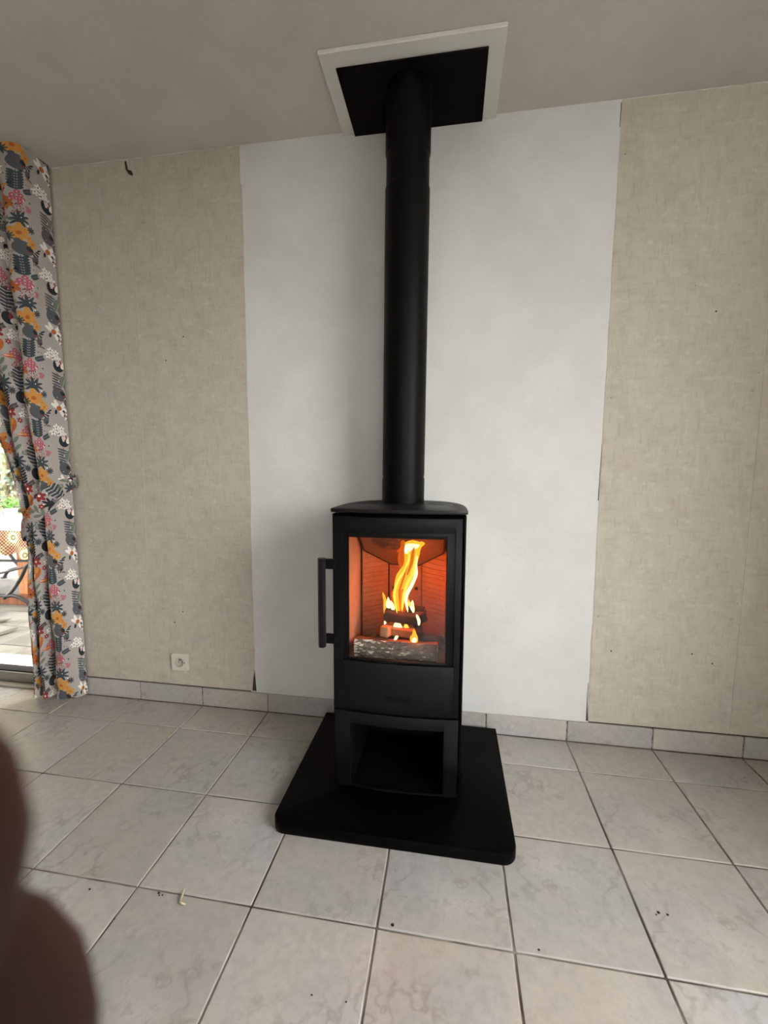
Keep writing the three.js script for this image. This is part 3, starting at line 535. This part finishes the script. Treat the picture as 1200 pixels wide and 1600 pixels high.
  const W = w, L = [
    [60, 90, 0, 1, whites], [150, 240, 0.1, 0.95, comma], [150, 400, 0, 0.95, stripes], [130, 560, 0.1, 0.95, koala], [120, 720, -0.1, 0.95, lily],
    [330, 100, 0.2, 0.95, bird], [320, 300, 0, 0.9, leafy], [300, 470, 0.1, 1.15, star(slate, 10, 62, 9)], [300, 640, 0, 0.95, fern(ink, 6)], [340, 790, 0, 1, flower(red, cream, 6, 28)],
    [480, 180, 0, 1.05, berries], [500, 420, 0.1, 0.95, monstera], [490, 620, 0.6, 0.9, comma], [500, 760, 0, 0.9, whites],
    [680, 110, -0.1, 1.05, palm(slate, rust)], [670, 330, 0, 1, flower(red, cream, 6, 30)], [680, 470, 0.3, 0.95, star(ink, 8, 70, 12)], [690, 640, 0.2, 0.9, bird], [660, 790, 0, 1, flower(cream, must, 6, 24)],
    [850, 90, 0, 1, pine], [860, 260, -0.1, 1.2, flower(rust, ink, 6, 40)], [850, 420, 0.2, 0.9, leafy], [860, 590, -0.1, 0.95, palm(slate, red)], [840, 790, 0, 0.9, whites],
    [1030, 120, 0, 0.95, fern(slate, 7)], [1030, 300, 0, 0.95, berries], [1040, 500, 0.4, 1, star(slate, 9, 66, 10)], [1030, 640, 0, 1.15, flower(must, rust, 6, 38)], [1050, 790, 0.3, 0.9, koala],
  ];
  for (const [x, y, r, s, f] of L) at(x, y, r, s * 1.3, f);
  for (const [x, y, r, s, f] of L) at(x + 92, y + 88, r + 1.1, s * 0.62, f);
  for (let k = 0; k < 60; k++) { const c = pick([cream, rust, ink, olive, pink]); at(rnd() * w, rnd() * h, rnd() * 6, 1, () => el(c, 0, 0, rr(5, 11), rr(4, 9))); }
});
const weave = dataTexture(256, (i, x, y) => { const v = 128 + 60 * Math.sin(x * Math.PI / 2) * Math.sin(y * Math.PI / 2); return [v, v, v]; }, false);
M.curtain = std({ map: printMap, roughness: 0.92, side: THREE.DoubleSide });
{
  const keys = [
    [0.012, [-0.287, 0.008, -0.300, 0.045, -0.345, 0.072, -0.392, 0.072, -0.402, 0.01, -0.432, 0.007, -0.440, 0.08, -0.464, 0.084, -0.474, 0.012, -0.489, 0.01, -0.495, 0.082, -0.522, 0.078, -0.536, 0.03]],
    [0.5, [-0.288, 0.008, -0.300, 0.05, -0.335, 0.088, -0.370, 0.092, -0.381, 0.014, -0.405, 0.01, -0.413, 0.098, -0.438, 0.1, -0.446, 0.022, -0.459, 0.018, -0.466, 0.1, -0.488, 0.094, -0.50, 0.04]],
    [0.86, [-0.29, 0.01, -0.302, 0.06, -0.328, 0.10, -0.347, 0.107, -0.357, 0.03, -0.375, 0.024, -0.384, 0.114, -0.406, 0.118, -0.416, 0.045, -0.426, 0.042, -0.436, 0.116, -0.456, 0.108, -0.466, 0.06]],
    [1.4, [-0.292, 0.008, -0.30, 0.07, -0.312, 0.125, -0.35, 0.145, -0.378, 0.07, -0.392, 0.066, -0.41, 0.148, -0.45, 0.15, -0.478, 0.075, -0.492, 0.07, -0.515, 0.14, -0.56, 0.13, -0.60, 0.075]],
    [2.0, [-0.295, 0.006, -0.30, 0.07, -0.304, 0.13, -0.37, 0.152, -0.412, 0.085, -0.43, 0.082, -0.47, 0.152, -0.53, 0.154, -0.575, 0.088, -0.6, 0.085, -0.65, 0.15, -0.73, 0.145, -0.79, 0.09]],
    [2.472, [-0.297, 0.005, -0.298, 0.07, -0.303, 0.134, -0.38, 0.152, -0.435, 0.1, -0.455, 0.098, -0.52, 0.153, -0.58, 0.154, -0.635, 0.1, -0.665, 0.1, -0.74, 0.153, -0.83, 0.15, -0.90, 0.1]],
  ];
  const NS = 132, NV = 90, p = [], uv = [], idx = [], curves = keys.map(([, a]) => { const q = []; for (let i = 0; i < a.length; i += 2) q.push(V3(a[i], 0, a[i + 1])); return new THREE.CatmullRomCurve3(q, false, 'catmullrom', 0.5); });
  const arc = [0]; for (let i = 1; i <= NS; i++) arc.push(arc[i - 1] + curves[3].getPoint(i / NS).distanceTo(curves[3].getPoint((i - 1) / NS)) * 1.15);
  for (let j = 0; j <= NV; j++) {
    const y = 0.012 + 2.46 * j / NV; let k = 0; while (k < keys.length - 2 && y > keys[k + 1][0]) k++;
    let t = (y - keys[k][0]) / (keys[k + 1][0] - keys[k][0]); const g0 = Math.max(0, k - 1), g3 = Math.min(keys.length - 1, k + 2);
    for (let i = 0; i <= NS; i++) {
      const s = i / NS, A = curves[k].getPoint(s), B = curves[k + 1].getPoint(s), P0 = curves[g0].getPoint(s), P3 = curves[g3].getPoint(s);
      const cr = (a, b, c, d) => { const lo = (c - a) / 2, hi = (d - b) / 2; const t2 = t * t, t3 = t2 * t; return (2 * t3 - 3 * t2 + 1) * b + (t3 - 2 * t2 + t) * lo * 0.8 + (-2 * t3 + 3 * t2) * c + (t3 - t2) * hi * 0.8; };
      const edge = Math.min(1, s * 8);
      p.push(cr(P0.x, A.x, B.x, P3.x) + 0.002 * edge * Math.sin(y * 9 + s * 20), y, cr(P0.z, A.z, B.z, P3.z) + 0.0035 * edge * Math.sin(y * 13 + s * 31) + 0.002 * edge * Math.sin(y * 29 - s * 40));
      uv.push(-arc[i] / 0.48 + 0.18, y / 0.34);
    }
  }
  for (let j = 0; j < NV; j++) for (let i = 0; i < NS; i++) { const a = j * (NS + 1) + i, b = a + NS + 1; idx.push(a, a + 1, b, b, a + 1, b + 1); }
  const g = new THREE.BufferGeometry(); g.setAttribute('position', new THREE.Float32BufferAttribute(p, 3)); g.setAttribute('uv', new THREE.Float32BufferAttribute(uv, 2)); g.setIndex(idx); g.computeVertexNormals();
  const c = part('curtain', g, M.curtain); tag(c, 'floor-length curtain printed with leaves, birds and flowers beside the patio door', 'curtain');
  // tieback: a band from the wall round the gathered cloth and back
  const path = new THREE.CatmullRomCurve3([[-0.262, 1.075, 0.014], [-0.279, 1.05, 0.075], [-0.305, 1.0, 0.128], [-0.355, 0.928, 0.153], [-0.41, 0.868, 0.155], [-0.45, 0.838, 0.128], [-0.462, 0.838, 0.08], [-0.44, 0.87, 0.035], [-0.37, 0.97, 0.008], [-0.285, 1.07, 0.003]].map((q) => V3(...q)), true, 'catmullrom', 0.5);
  const n = 90, bp = [], bu = [], bi = [], hw = 0.036;
  for (let i = 0; i <= n; i++) {
    const P = path.getPoint(i / n), T = path.getTangent(i / n), c0 = V3(-0.37, P.y, 0.06), out = P.clone().sub(c0).setY(0).normalize(), up = new THREE.Vector3().crossVectors(T, out).normalize(); if (up.y < 0) up.negate();
    for (let q = 0; q <= 4; q++) { const k = (q / 4 - 0.5) * 2, w = hw * (1 - 0.45 * Math.exp(-((i / n) ** 2) * 300)); const X = P.clone().addScaledVector(up, k * w).addScaledVector(out, 0.004 * (1 - k * k)); bp.push(Math.max(X.x, -2), X.y, Math.max(0.002, X.z)); bu.push(i / n * 2.1 + 0.12, q / 4 * 0.21 + 0.42); }
  }
  for (let i = 0; i < n; i++) for (let q = 0; q < 4; q++) { const a = i * 5 + q, b = a + 5; bi.push(a, b, a + 1, a + 1, b, b + 1); }
  const tg = new THREE.BufferGeometry(); tg.setAttribute('position', new THREE.Float32BufferAttribute(bp, 3)); tg.setAttribute('uv', new THREE.Float32BufferAttribute(bu, 2)); tg.setIndex(bi); tg.computeVertexNormals();
  const tb = part('curtain_tieback', tg, M.curtain); tag(tb, 'band of the same printed cloth holding the curtain back to the wall', 'tieback');
}

// ---------------------------------------------------------------- outside the patio door
{
  const G = -0.03;
  const pavMap = dataTexture(512, (i, x, y) => { const k = (y * 2) * 1024 + x * 2; return mixc([118, 114, 104], [94, 92, 84], clamp01((N1[k] - 0.38) * 3)); });
  const pav = [0xffffff, 0xeeece6, 0xf6f5f0].map((c) => std({ color: c, map: pavMap, roughness: 0.8 }));
  const patio = base('patio_floor'); patio.userData.kind = 'structure';
  part('mortar', box(-6, 0.6, G - 0.2, G - 0.006, -1.36, -0.231), std({ color: 0x77736a, roughness: 1 }), patio);
  [[-0.238, -0.5], [-0.506, -0.786], [-0.792, -1.066], [-1.072, -1.355]].forEach(([za, zb], r) => { for (let k = 0; k < 14; k++) { const x = -5.6 + k * 0.44 + (r % 2) * 0.2; part('paver', metreUV(box(x, x + 0.434, G - 0.04, G + rr(-0.001, 0.001), zb, za, 0.003), k * 0.3, r * 0.4), pick(pav), patio); } });
  structure('yard_ground', box(-30, 0.6, G - 0.3, G - 0.02, -30, -1.37), std({ color: 0x5c5953, roughness: 0.9 }));
  structure('terrace_ground', box(XR + WT, 30, -0.6, -0.12, -12, 16), std({ color: 0x4f4b46, roughness: 0.95 }));
  structure('porch_roof', box(-6, 0.4, 2.5, 2.62, -1.75, -0.231), std({ color: 0xcfc8ba, roughness: 0.9 }));
  const timber = canvasTexture(256, 256, (g, w, h) => { g.fillStyle = '#b3743c'; g.fillRect(0, 0, w, h); for (let k = 0; k < 90; k++) { g.fillStyle = pick(['rgba(120,66,28,0.3)', 'rgba(214,150,92,0.35)']); g.fillRect(rnd() * w, 0, rr(1, 6), h); } });
  const tm = std({ map: timber, roughness: 0.7 });
  const stand = base('wooden_stand', -2.06, G, -1.3);
  part('board', box(-0.085, 0.085, 0, 0.56, -0.06, 0.06, 0.006), tm, stand); part('edge_strip', box(0.086, 0.118, 0, 0.56, -0.03, 0.07, 0.004), std({ map: timber, color: 0xffe2c0, roughness: 0.7 }), stand);
  part('foot_board', slab([[-1.3, 0], [0.12, 0], [0.12, 0.095], [0.08, 0.09], [-0.1, 0.085], [-0.25, 0.05], [-0.5, 0.045], [-1.3, 0.05]], 0.062, 0.1, 0.004).translate(0, 0.001, 0), std({ map: timber, color: 0xb09a80, roughness: 0.85 }), stand);
  tag(stand, 'orange brown wooden board with a low foot standing under the garden table', 'wooden stand');
  // garden table: wrought iron legs under a slatted top, cloth over it
  const iron = std({ color: 0x23201f, roughness: 0.55, metalness: 0.4 });
  const T = base('garden_table'); tag(T, 'garden table with curved dark iron legs outside the patio door', 'table');
  const ty = 0.64, x0 = -3.3, x1 = -1.72, z0 = -2.0, z1 = -1.02;
  part('tabletop', box(x0, x1, ty - 0.025, ty, z0, z1, 0.004), std({ color: 0x6b5138, roughness: 0.7 }), T);
  for (const z of [-1.1, -1.92]) {
    part('leg', merge([tube([[-1.86, ty - 0.02, z], [-1.835, 0.5, z], [-1.842, 0.38, z], [-1.89, 0.335, z], [-1.95, 0.24, z], [-2.04, 0.13, z], [-2.13, 0.06, z]], 0.014), tube([[-2.35, 0.09, z], [-2.117, 0.08, z], [-2.04, 0.087, z], [-1.965, 0.07, z], [-1.905, 0.035, z], [-1.86, G + 0.004, z]], 0.015), new THREE.CylinderGeometry(0.026, 0.03, 0.012, 16).translate(-1.857, G + 0.007, z)]), iron, T);
    part('leg', merge([tube([[-3.14, ty - 0.02, z], [-3.165, 0.5, z], [-3.158, 0.38, z], [-3.11, 0.335, z], [-3.05, 0.24, z], [-2.96, 0.13, z], [-2.87, 0.06, z]], 0.014), tube([[-2.65, 0.09, z], [-2.883, 0.08, z], [-2.96, 0.087, z], [-3.035, 0.07, z], [-3.095, 0.035, z], [-3.14, G + 0.004, z]], 0.015), new THREE.CylinderGeometry(0.026, 0.03, 0.012, 16).translate(-3.143, G + 0.007, z)]), iron, T);
    part('stretcher', merge([tube([[-1.84, 0.385, z], [-2.5, 0.37, z], [-3.16, 0.385, z]], 0.009), tube([[-1.85, 0.345, z], [-2.2, 0.26, z], [-2.5, 0.22, z]], 0.008), tube([[-3.15, 0.345, z], [-2.8, 0.26, z], [-2.5, 0.22, z]], 0.008)]), iron, T);
  }
  const clothMap = canvasTexture(512, 512, (g, w, h) => {                 // crocheted squares, 0.13 m each
    for (let i = 0; i < 4; i++) for (let j = 0; j < 4; j++) { const x = i * 128, y = j * 128, odd = (i + j) % 2; g.fillStyle = odd ? '#8a5a40' : '#9b8a63'; g.fillRect(x, y, 128, 128); for (let a = 0; a < 10; a++) for (let b = 0; b < 10; b++) { g.fillStyle = (a + b) % 2 ? 'rgba(60,36,26,0.75)' : 'rgba(214,190,158,0.7)'; g.fillRect(x + a * 12.8 + 1, y + b * 12.8 + 1, 9, 9); } if (!odd) { g.fillStyle = '#d8c9a0'; g.beginPath(); g.arc(x + 64, y + 64, 44, 0, 6.3); g.fill(); g.fillStyle = '#6f6a3a'; g.beginPath(); g.arc(x + 64, y + 64, 22, 0, 6.3); g.fill(); g.fillStyle = '#d8c9a0'; g.beginPath(); g.arc(x + 64, y + 64, 10, 0, 6.3); g.fill(); } }
  });
  const C = base('tablecloth'); tag(C, 'white cloth with crocheted brown edge hanging over the garden table', 'tablecloth');
  part('top_sheet', box(x0 - 0.004, x1 + 0.004, ty + 0.0005, ty + 0.005, z0 - 0.004, z1 + 0.004, 0.002), std({ color: 0xe6e3dc, roughness: 0.85 }), C);
  { const n = 80, p = [], uv = [], ix = [];
    for (let i = 0; i <= n; i++) { const x = x1 + 0.006 - (x1 - x0 + 0.012) * i / n, drop = 0.188 + 0.02 * Math.sin(i * 0.7) + 0.012 * Math.sin(i * 0.31 + 1); for (let q = 0; q <= 5; q++) { const k = q / 5; p.push(x, ty + 0.004 - drop * k, z1 + 0.006 + 0.02 * k * (1 + Math.sin(i * 0.55)) ); uv.push(x / 0.52, (ty - drop * k) / 0.52); } }
    for (let i = 0; i < n; i++) for (let q = 0; q < 5; q++) { const a = i * 6 + q, b = a + 6; ix.push(a, a + 1, b, b, a + 1, b + 1); }
    const m = 50; const off = p.length / 3; for (let i = 0; i <= m; i++) { const z = z1 + 0.006 - (z1 - z0 + 0.012) * i / m, drop = 0.165 + 0.02 * Math.sin(i * 0.8 + 2); for (let q = 0; q <= 5; q++) { const k = q / 5; p.push(x1 + 0.006 + 0.02 * k * (1 + Math.sin(i * 0.6)), ty + 0.004 - drop * k, z); uv.push(z / 0.52, (ty - drop * k) / 0.52); } }
    for (let i = 0; i < m; i++) for (let q = 0; q < 5; q++) { const a = off + i * 6 + q, b = a + 6; ix.push(a, b, a + 1, a + 1, b, b + 1); }
    const g = new THREE.BufferGeometry(); g.setAttribute('position', new THREE.Float32BufferAttribute(p, 3)); g.setAttribute('uv', new THREE.Float32BufferAttribute(uv, 2)); g.setIndex(ix); g.computeVertexNormals();
    part('crocheted_edge', g, std({ map: clothMap, roughness: 0.95, side: THREE.DoubleSide }), C); }
  // pot with a plant
  const pot = base('plant_pot', -2.62, ty + 0.0055, -1.62); tag(pot, 'small white pot with a green plant on the garden table', 'plant pot');
  part('pot', new THREE.LatheGeometry([[0, 0], [0.042, 0], [0.05, 0.085], [0.054, 0.087], [0.054, 0.1], [0.048, 0.1], [0.044, 0.08], [0, 0.078]].map(([a, b]) => new THREE.Vector2(a, b)), 28), std({ color: 0xd5d6d6, roughness: 0.4 }), pot);
  { const ls = []; for (let k = 0; k < 34; k++) { const g = new THREE.SphereGeometry(0.028, 8, 5).scale(1, 0.12, 0.55); g.translate(0.03, 0, 0); g.rotateZ(rr(0.1, 1.2)); g.rotateY(rr(0, 6.3)); g.translate(rr(-0.035, 0.035), rr(0.09, 0.17), rr(-0.035, 0.035)); ls.push(g); } part('foliage', merge(ls), std({ color: 0x5f8a3a, roughness: 0.7 }), pot); }
  // fallen leaves on the pavers
  for (const [x, z, r, s] of [[-1.88, -0.83, 0.3, 0.075], [-1.6, -0.64, 1.2, 0.07]]) { const g = new THREE.SphereGeometry(s, 14, 6).scale(1.4, 0.08, 0.5); const p = g.attributes.position; for (let i = 0; i < p.count; i++) p.setY(i, p.getY(i) + 1.6 * p.getX(i) ** 2); g.computeVertexNormals(); const l = part('fallen_leaf', g.rotateY(r).translate(x, G + 0.008, z), std({ color: 0x4b4a3c, roughness: 0.9 })); tag(l, x < -1.7 ? 'dark dry leaf on the patio pavers nearer the table' : 'dark dry leaf on the patio pavers nearer the door sill', 'leaf'); }
  // ivy bank at the end of the yard
  const bank = structure('garden_bank', (() => { const g = new THREE.BoxGeometry(20, 9, 0.5, 60, 30, 1), p = g.attributes.position; for (let i = 0; i < p.count; i++) p.setZ(i, p.getZ(i) + 0.15 * Math.sin(p.getX(i) * 2.1) + 0.12 * Math.sin(p.getY(i) * 3 + p.getX(i))); g.computeVertexNormals(); return g.translate(-9, 4.4, -6.6); })(), std({ color: 0x5c5238, roughness: 1 }));  // height above the ivy added to keep sky light out of the door
  const leaf = new THREE.BufferGeometry(); leaf.setAttribute('position', new THREE.Float32BufferAttribute([0, 0, 0, 0.5, 0.45, 0.08, 0, 1.1, 0, -0.5, 0.45, 0.08, 0.3, -0.1, 0.05, -0.3, -0.1, 0.05], 3)); leaf.setIndex([0, 1, 2, 0, 2, 3, 0, 4, 1, 0, 3, 5]); leaf.computeVertexNormals();
  const n = 9000, ivy = new THREE.InstancedMesh(leaf, std({ color: 0xffffff, roughness: 0.55, side: THREE.DoubleSide }), n), q = new THREE.Object3D(), col = new THREE.Color();
  for (let i = 0; i < n; i++) { const x = rr(-14, -4.5), y = rr(0, 1) ** 1.6 * 4.5; q.position.set(x, y, -6.28 + rr(0, 0.32) + 0.1 * Math.sin(x * 2.1)); q.rotation.set(rr(-1.2, 0.6), rr(-0.9, 0.9), rr(0, 6.3)); q.scale.setScalar(rr(0.05, 0.11)); q.updateMatrix(); ivy.setMatrixAt(i, q.matrix); const t = rnd(); col.setRGB(0.035 + 0.09 * t, 0.05 + 0.095 * t, 0.026 + 0.065 * t); ivy.setColorAt(i, col); }
  ivy.name = 'ivy'; ivy.userData.kind = 'stuff'; tag(ivy, 'pale green ivy leaves covering the bank at the end of the yard', 'ivy'); shade(ivy); scene.add(ivy);
  for (const [x, y, r, which] of [[-8.9, 3.4, 0.09, 'thickest pale bare stem rising out of the ivy bank'], [-8.25, 3.4, 0.06, 'thinnest pale bare stem in the ivy bank, nearest the curtain'], [-9.6, 3.4, 0.075, 'pale bare stem in the ivy bank furthest from the curtain']]) { const t = part('tree_stem', tube([[x, 0, -6.1], [x + 0.08, 1.2, -6.14], [x - 0.06, 2.3, -6.1], [x + 0.05, y, -6.1]], r, 20, 9), std({ color: 0x9a8f66, roughness: 0.9 })); tag(t, which, 'tree stem', 'stems in the ivy bank'); }
}

// ---------------------------------------------------------------- bits on the floor
{
  const curl = part('wood_shaving', (() => { const g = tube([[0.8, 0.004, 0.835], [0.806, 0.007, 0.85], [0.808, 0.004, 0.862], [0.816, 0.009, 0.872], [0.828, 0.005, 0.872]], 0.0028, 24, 6); return g; })(), std({ color: 0xcdbfa2, roughness: 0.9 }));
  tag(curl, 'small curled pale shaving lying on the floor tiles at the left', 'shaving');
  const spots = [[0.737, 0.853, 0.003], [0.742, 0.858, 0.0022], [0.75, 0.856, 0.002], [1.371, 0.833, 0.004], [2.048, 0.694, 0.0035], [2.069, 0.696, 0.003], [2.04, 0.7, 0.002], [1.724, 0.832, 0.0025], [1.293, 1.001, 0.0018], [1.216, 1.001, 0.0018], [0.544, 0.873, 0.0026], [0.67, 0.93, 0.002]];
  const g = merge(spots.map(([x, z, s]) => new THREE.IcosahedronGeometry(s, 0).scale(1.2, 0.6, 1).translate(x, s * 0.55, z)));
  const c = part('crumbs', g, std({ color: 0x2a211a, roughness: 1 })); c.userData.kind = 'stuff'; tag(c, 'tiny dark crumbs of bark scattered over the floor tiles', 'crumbs');
}

// ---------------------------------------------------------------- the photographer's hand at the lens; unseen second hand and handset added to shade it
{
  camera.updateMatrixWorld(true);
  const bones = [ // left hand, centimetres in the phone's axes: x right, y up, z towards the user; each joint with its radius
    [[-1.683, -1.062, -1.075, 0.62], [-3.6, -1.45, -1.5, 0.70]], [[-3.6, -1.45, -1.5, 0.70], [-5.4, -2.6, -1.2, 0.80]], [[-5.4, -2.6, -1.2, 0.80], [-6.2, -4.3, 1.3, 0.95]],
    [[-1.98, -2.38, -1.565, 0.78], [-3.9, -3.1, -1.85, 0.80]], [[-3.9, -3.1, -1.85, 0.80], [-5.6, -4.4, -1.6, 0.86]], [[-5.6, -4.4, -1.6, 0.86], [-6.3, -6.1, 1.2, 1.0]],
    [[-2.0, -3.98, -1.3, 0.70], [-3.9, -4.75, -1.65, 0.75]], [[-3.9, -4.75, -1.65, 0.75], [-5.5, -6.0, -1.2, 0.82]], [[-5.5, -6.0, -1.2, 0.82], [-6.3, -7.9, 1.3, 1.0]],
    [[-2.4, -5.7, -1.15, 0.60], [-3.9, -6.5, -1.4, 0.66]], [[-3.9, -6.5, -1.4, 0.66], [-5.4, -7.7, -0.9, 0.72]], [[-5.4, -7.7, -0.9, 0.72], [-6.1, -9.4, 1.4, 0.95]],
    [[-2.6, -4.6, 1.85, 0.78], [-4.0, -6.6, 2.1, 0.9]], [[-4.0, -6.6, 2.1, 0.9], [-5.4, -9.8, 2.8, 1.25]],
    [[-6.2, -4.3, 1.3, 0.95], [-6.3, -12.4, 3.0, 1.9]], [[-6.3, -6.1, 1.2, 1.0], [-6.3, -12.4, 3.0, 1.9]], [[-6.3, -7.9, 1.3, 1.0], [-6.3, -12.4, 3.0, 1.9]], [[-6.1, -9.4, 1.4, 0.95], [-6.3, -12.4, 3.0, 1.9]], [[-5.4, -9.8, 2.8, 1.25], [-6.3, -12.4, 3.0, 1.9]], [[-6.3, -12.4, 3.0, 1.9], [-7.4, -19, 5.0, 2.5]],
  ];
  const N = 116, lo = [-11.4, -20.6, -4], size = 21.2, mc = new MarchingCubes(N, new THREE.MeshBasicMaterial(), false, false, 300000);
  const sd = (x, y, z) => { let a = 0; for (const [p, q] of bones) { const vx = q[0] - p[0], vy = q[1] - p[1], vz = q[2] - p[2]; const t = clamp01(((x - p[0]) * vx + (y - p[1]) * vy + (z - p[2]) * vz) / (vx * vx + vy * vy + vz * vz)); const d = Math.hypot(x - p[0] - t * vx, y - p[1] - t * vy, z - p[2] - t * vz) - p[3] - t * (q[3] - p[3]); a += Math.exp(-d * 9); } return -Math.log(a + 1e-30) / 9; };
  for (let k = 0; k < N; k++) for (let j = 0; j < N; j++) for (let i = 0; i < N; i++) mc.field[k * N * N + j * N + i] = -sd(lo[0] + size * i / N, lo[1] + size * j / N, lo[2] + size * k / N);
  mc.isolation = 0; mc.update();
  const cnt = mc.count;
  const shadedSkinMap = dataTexture(256, (i, x, y) => { const k = (y * 4) * 1024 + x * 4; return mixc([80, 48, 38], [68, 40, 32], clamp01(N3[k] * 0.8 + N4[k] * 0.6 - 0.3)); });  // shade over the fingers is put into this deep brown
  const shadedSkin = std({ map: shadedSkinMap, roughness: 0.75 });
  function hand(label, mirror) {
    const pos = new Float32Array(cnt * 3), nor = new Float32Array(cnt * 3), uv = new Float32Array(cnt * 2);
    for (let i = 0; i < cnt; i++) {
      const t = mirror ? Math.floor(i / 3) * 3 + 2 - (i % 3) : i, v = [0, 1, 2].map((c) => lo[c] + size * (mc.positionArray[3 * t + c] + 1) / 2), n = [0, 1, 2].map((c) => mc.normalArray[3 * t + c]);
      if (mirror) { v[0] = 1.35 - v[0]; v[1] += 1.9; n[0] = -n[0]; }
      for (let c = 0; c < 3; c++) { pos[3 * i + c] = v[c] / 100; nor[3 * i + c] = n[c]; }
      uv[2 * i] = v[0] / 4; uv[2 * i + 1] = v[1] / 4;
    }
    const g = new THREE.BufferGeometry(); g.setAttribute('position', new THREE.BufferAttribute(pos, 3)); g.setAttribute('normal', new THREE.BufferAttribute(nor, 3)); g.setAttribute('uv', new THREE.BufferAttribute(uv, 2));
    const m = part('hand', g, shadedSkin); m.applyMatrix4(camera.matrixWorld);
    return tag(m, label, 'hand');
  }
  hand('out-of-focus fingers of a hand reaching in at the lower left edge, shade put into their deep brown colour', false);
  hand('unseen second hand added beside the lens to block window light from the fingers', true);  // out of view, added to keep window light off the fingers
  const P = base('added_phone'); P.applyMatrix4(camera.matrixWorld);  // out of view, added behind the lens to shade the fingers
  const rim = []; for (let k = 0; k < 40; k++) { const a = k / 40 * 6.2832; rim.push([0.0073 * Math.cos(a), -0.0073 * Math.sin(a)]); }
  const edge = []; for (const [cx, cy, a0] of [[0.025, 0.012, 0], [-0.034, 0.012, 1], [-0.034, -0.134, 2], [0.025, -0.134, 3]]) for (let k = 0; k <= 6; k++) { const a = (a0 + k / 6) * Math.PI / 2; edge.push([cx + 0.008 * Math.cos(a), cy + 0.008 * Math.sin(a)]); }
  part('body', slab(edge, -0.0045, 0.0035, 0.0006, [rim]), M.black, P);          // the lens looks out through the round opening
  part('screen', slab(edge, 0.0037, 0.005, 0.0004), M.glassBorder, P);
  tag(P, 'unseen black handset added upright behind the lens to shade the fingers', 'added_phone');
}
renderer.render(scene, camera);
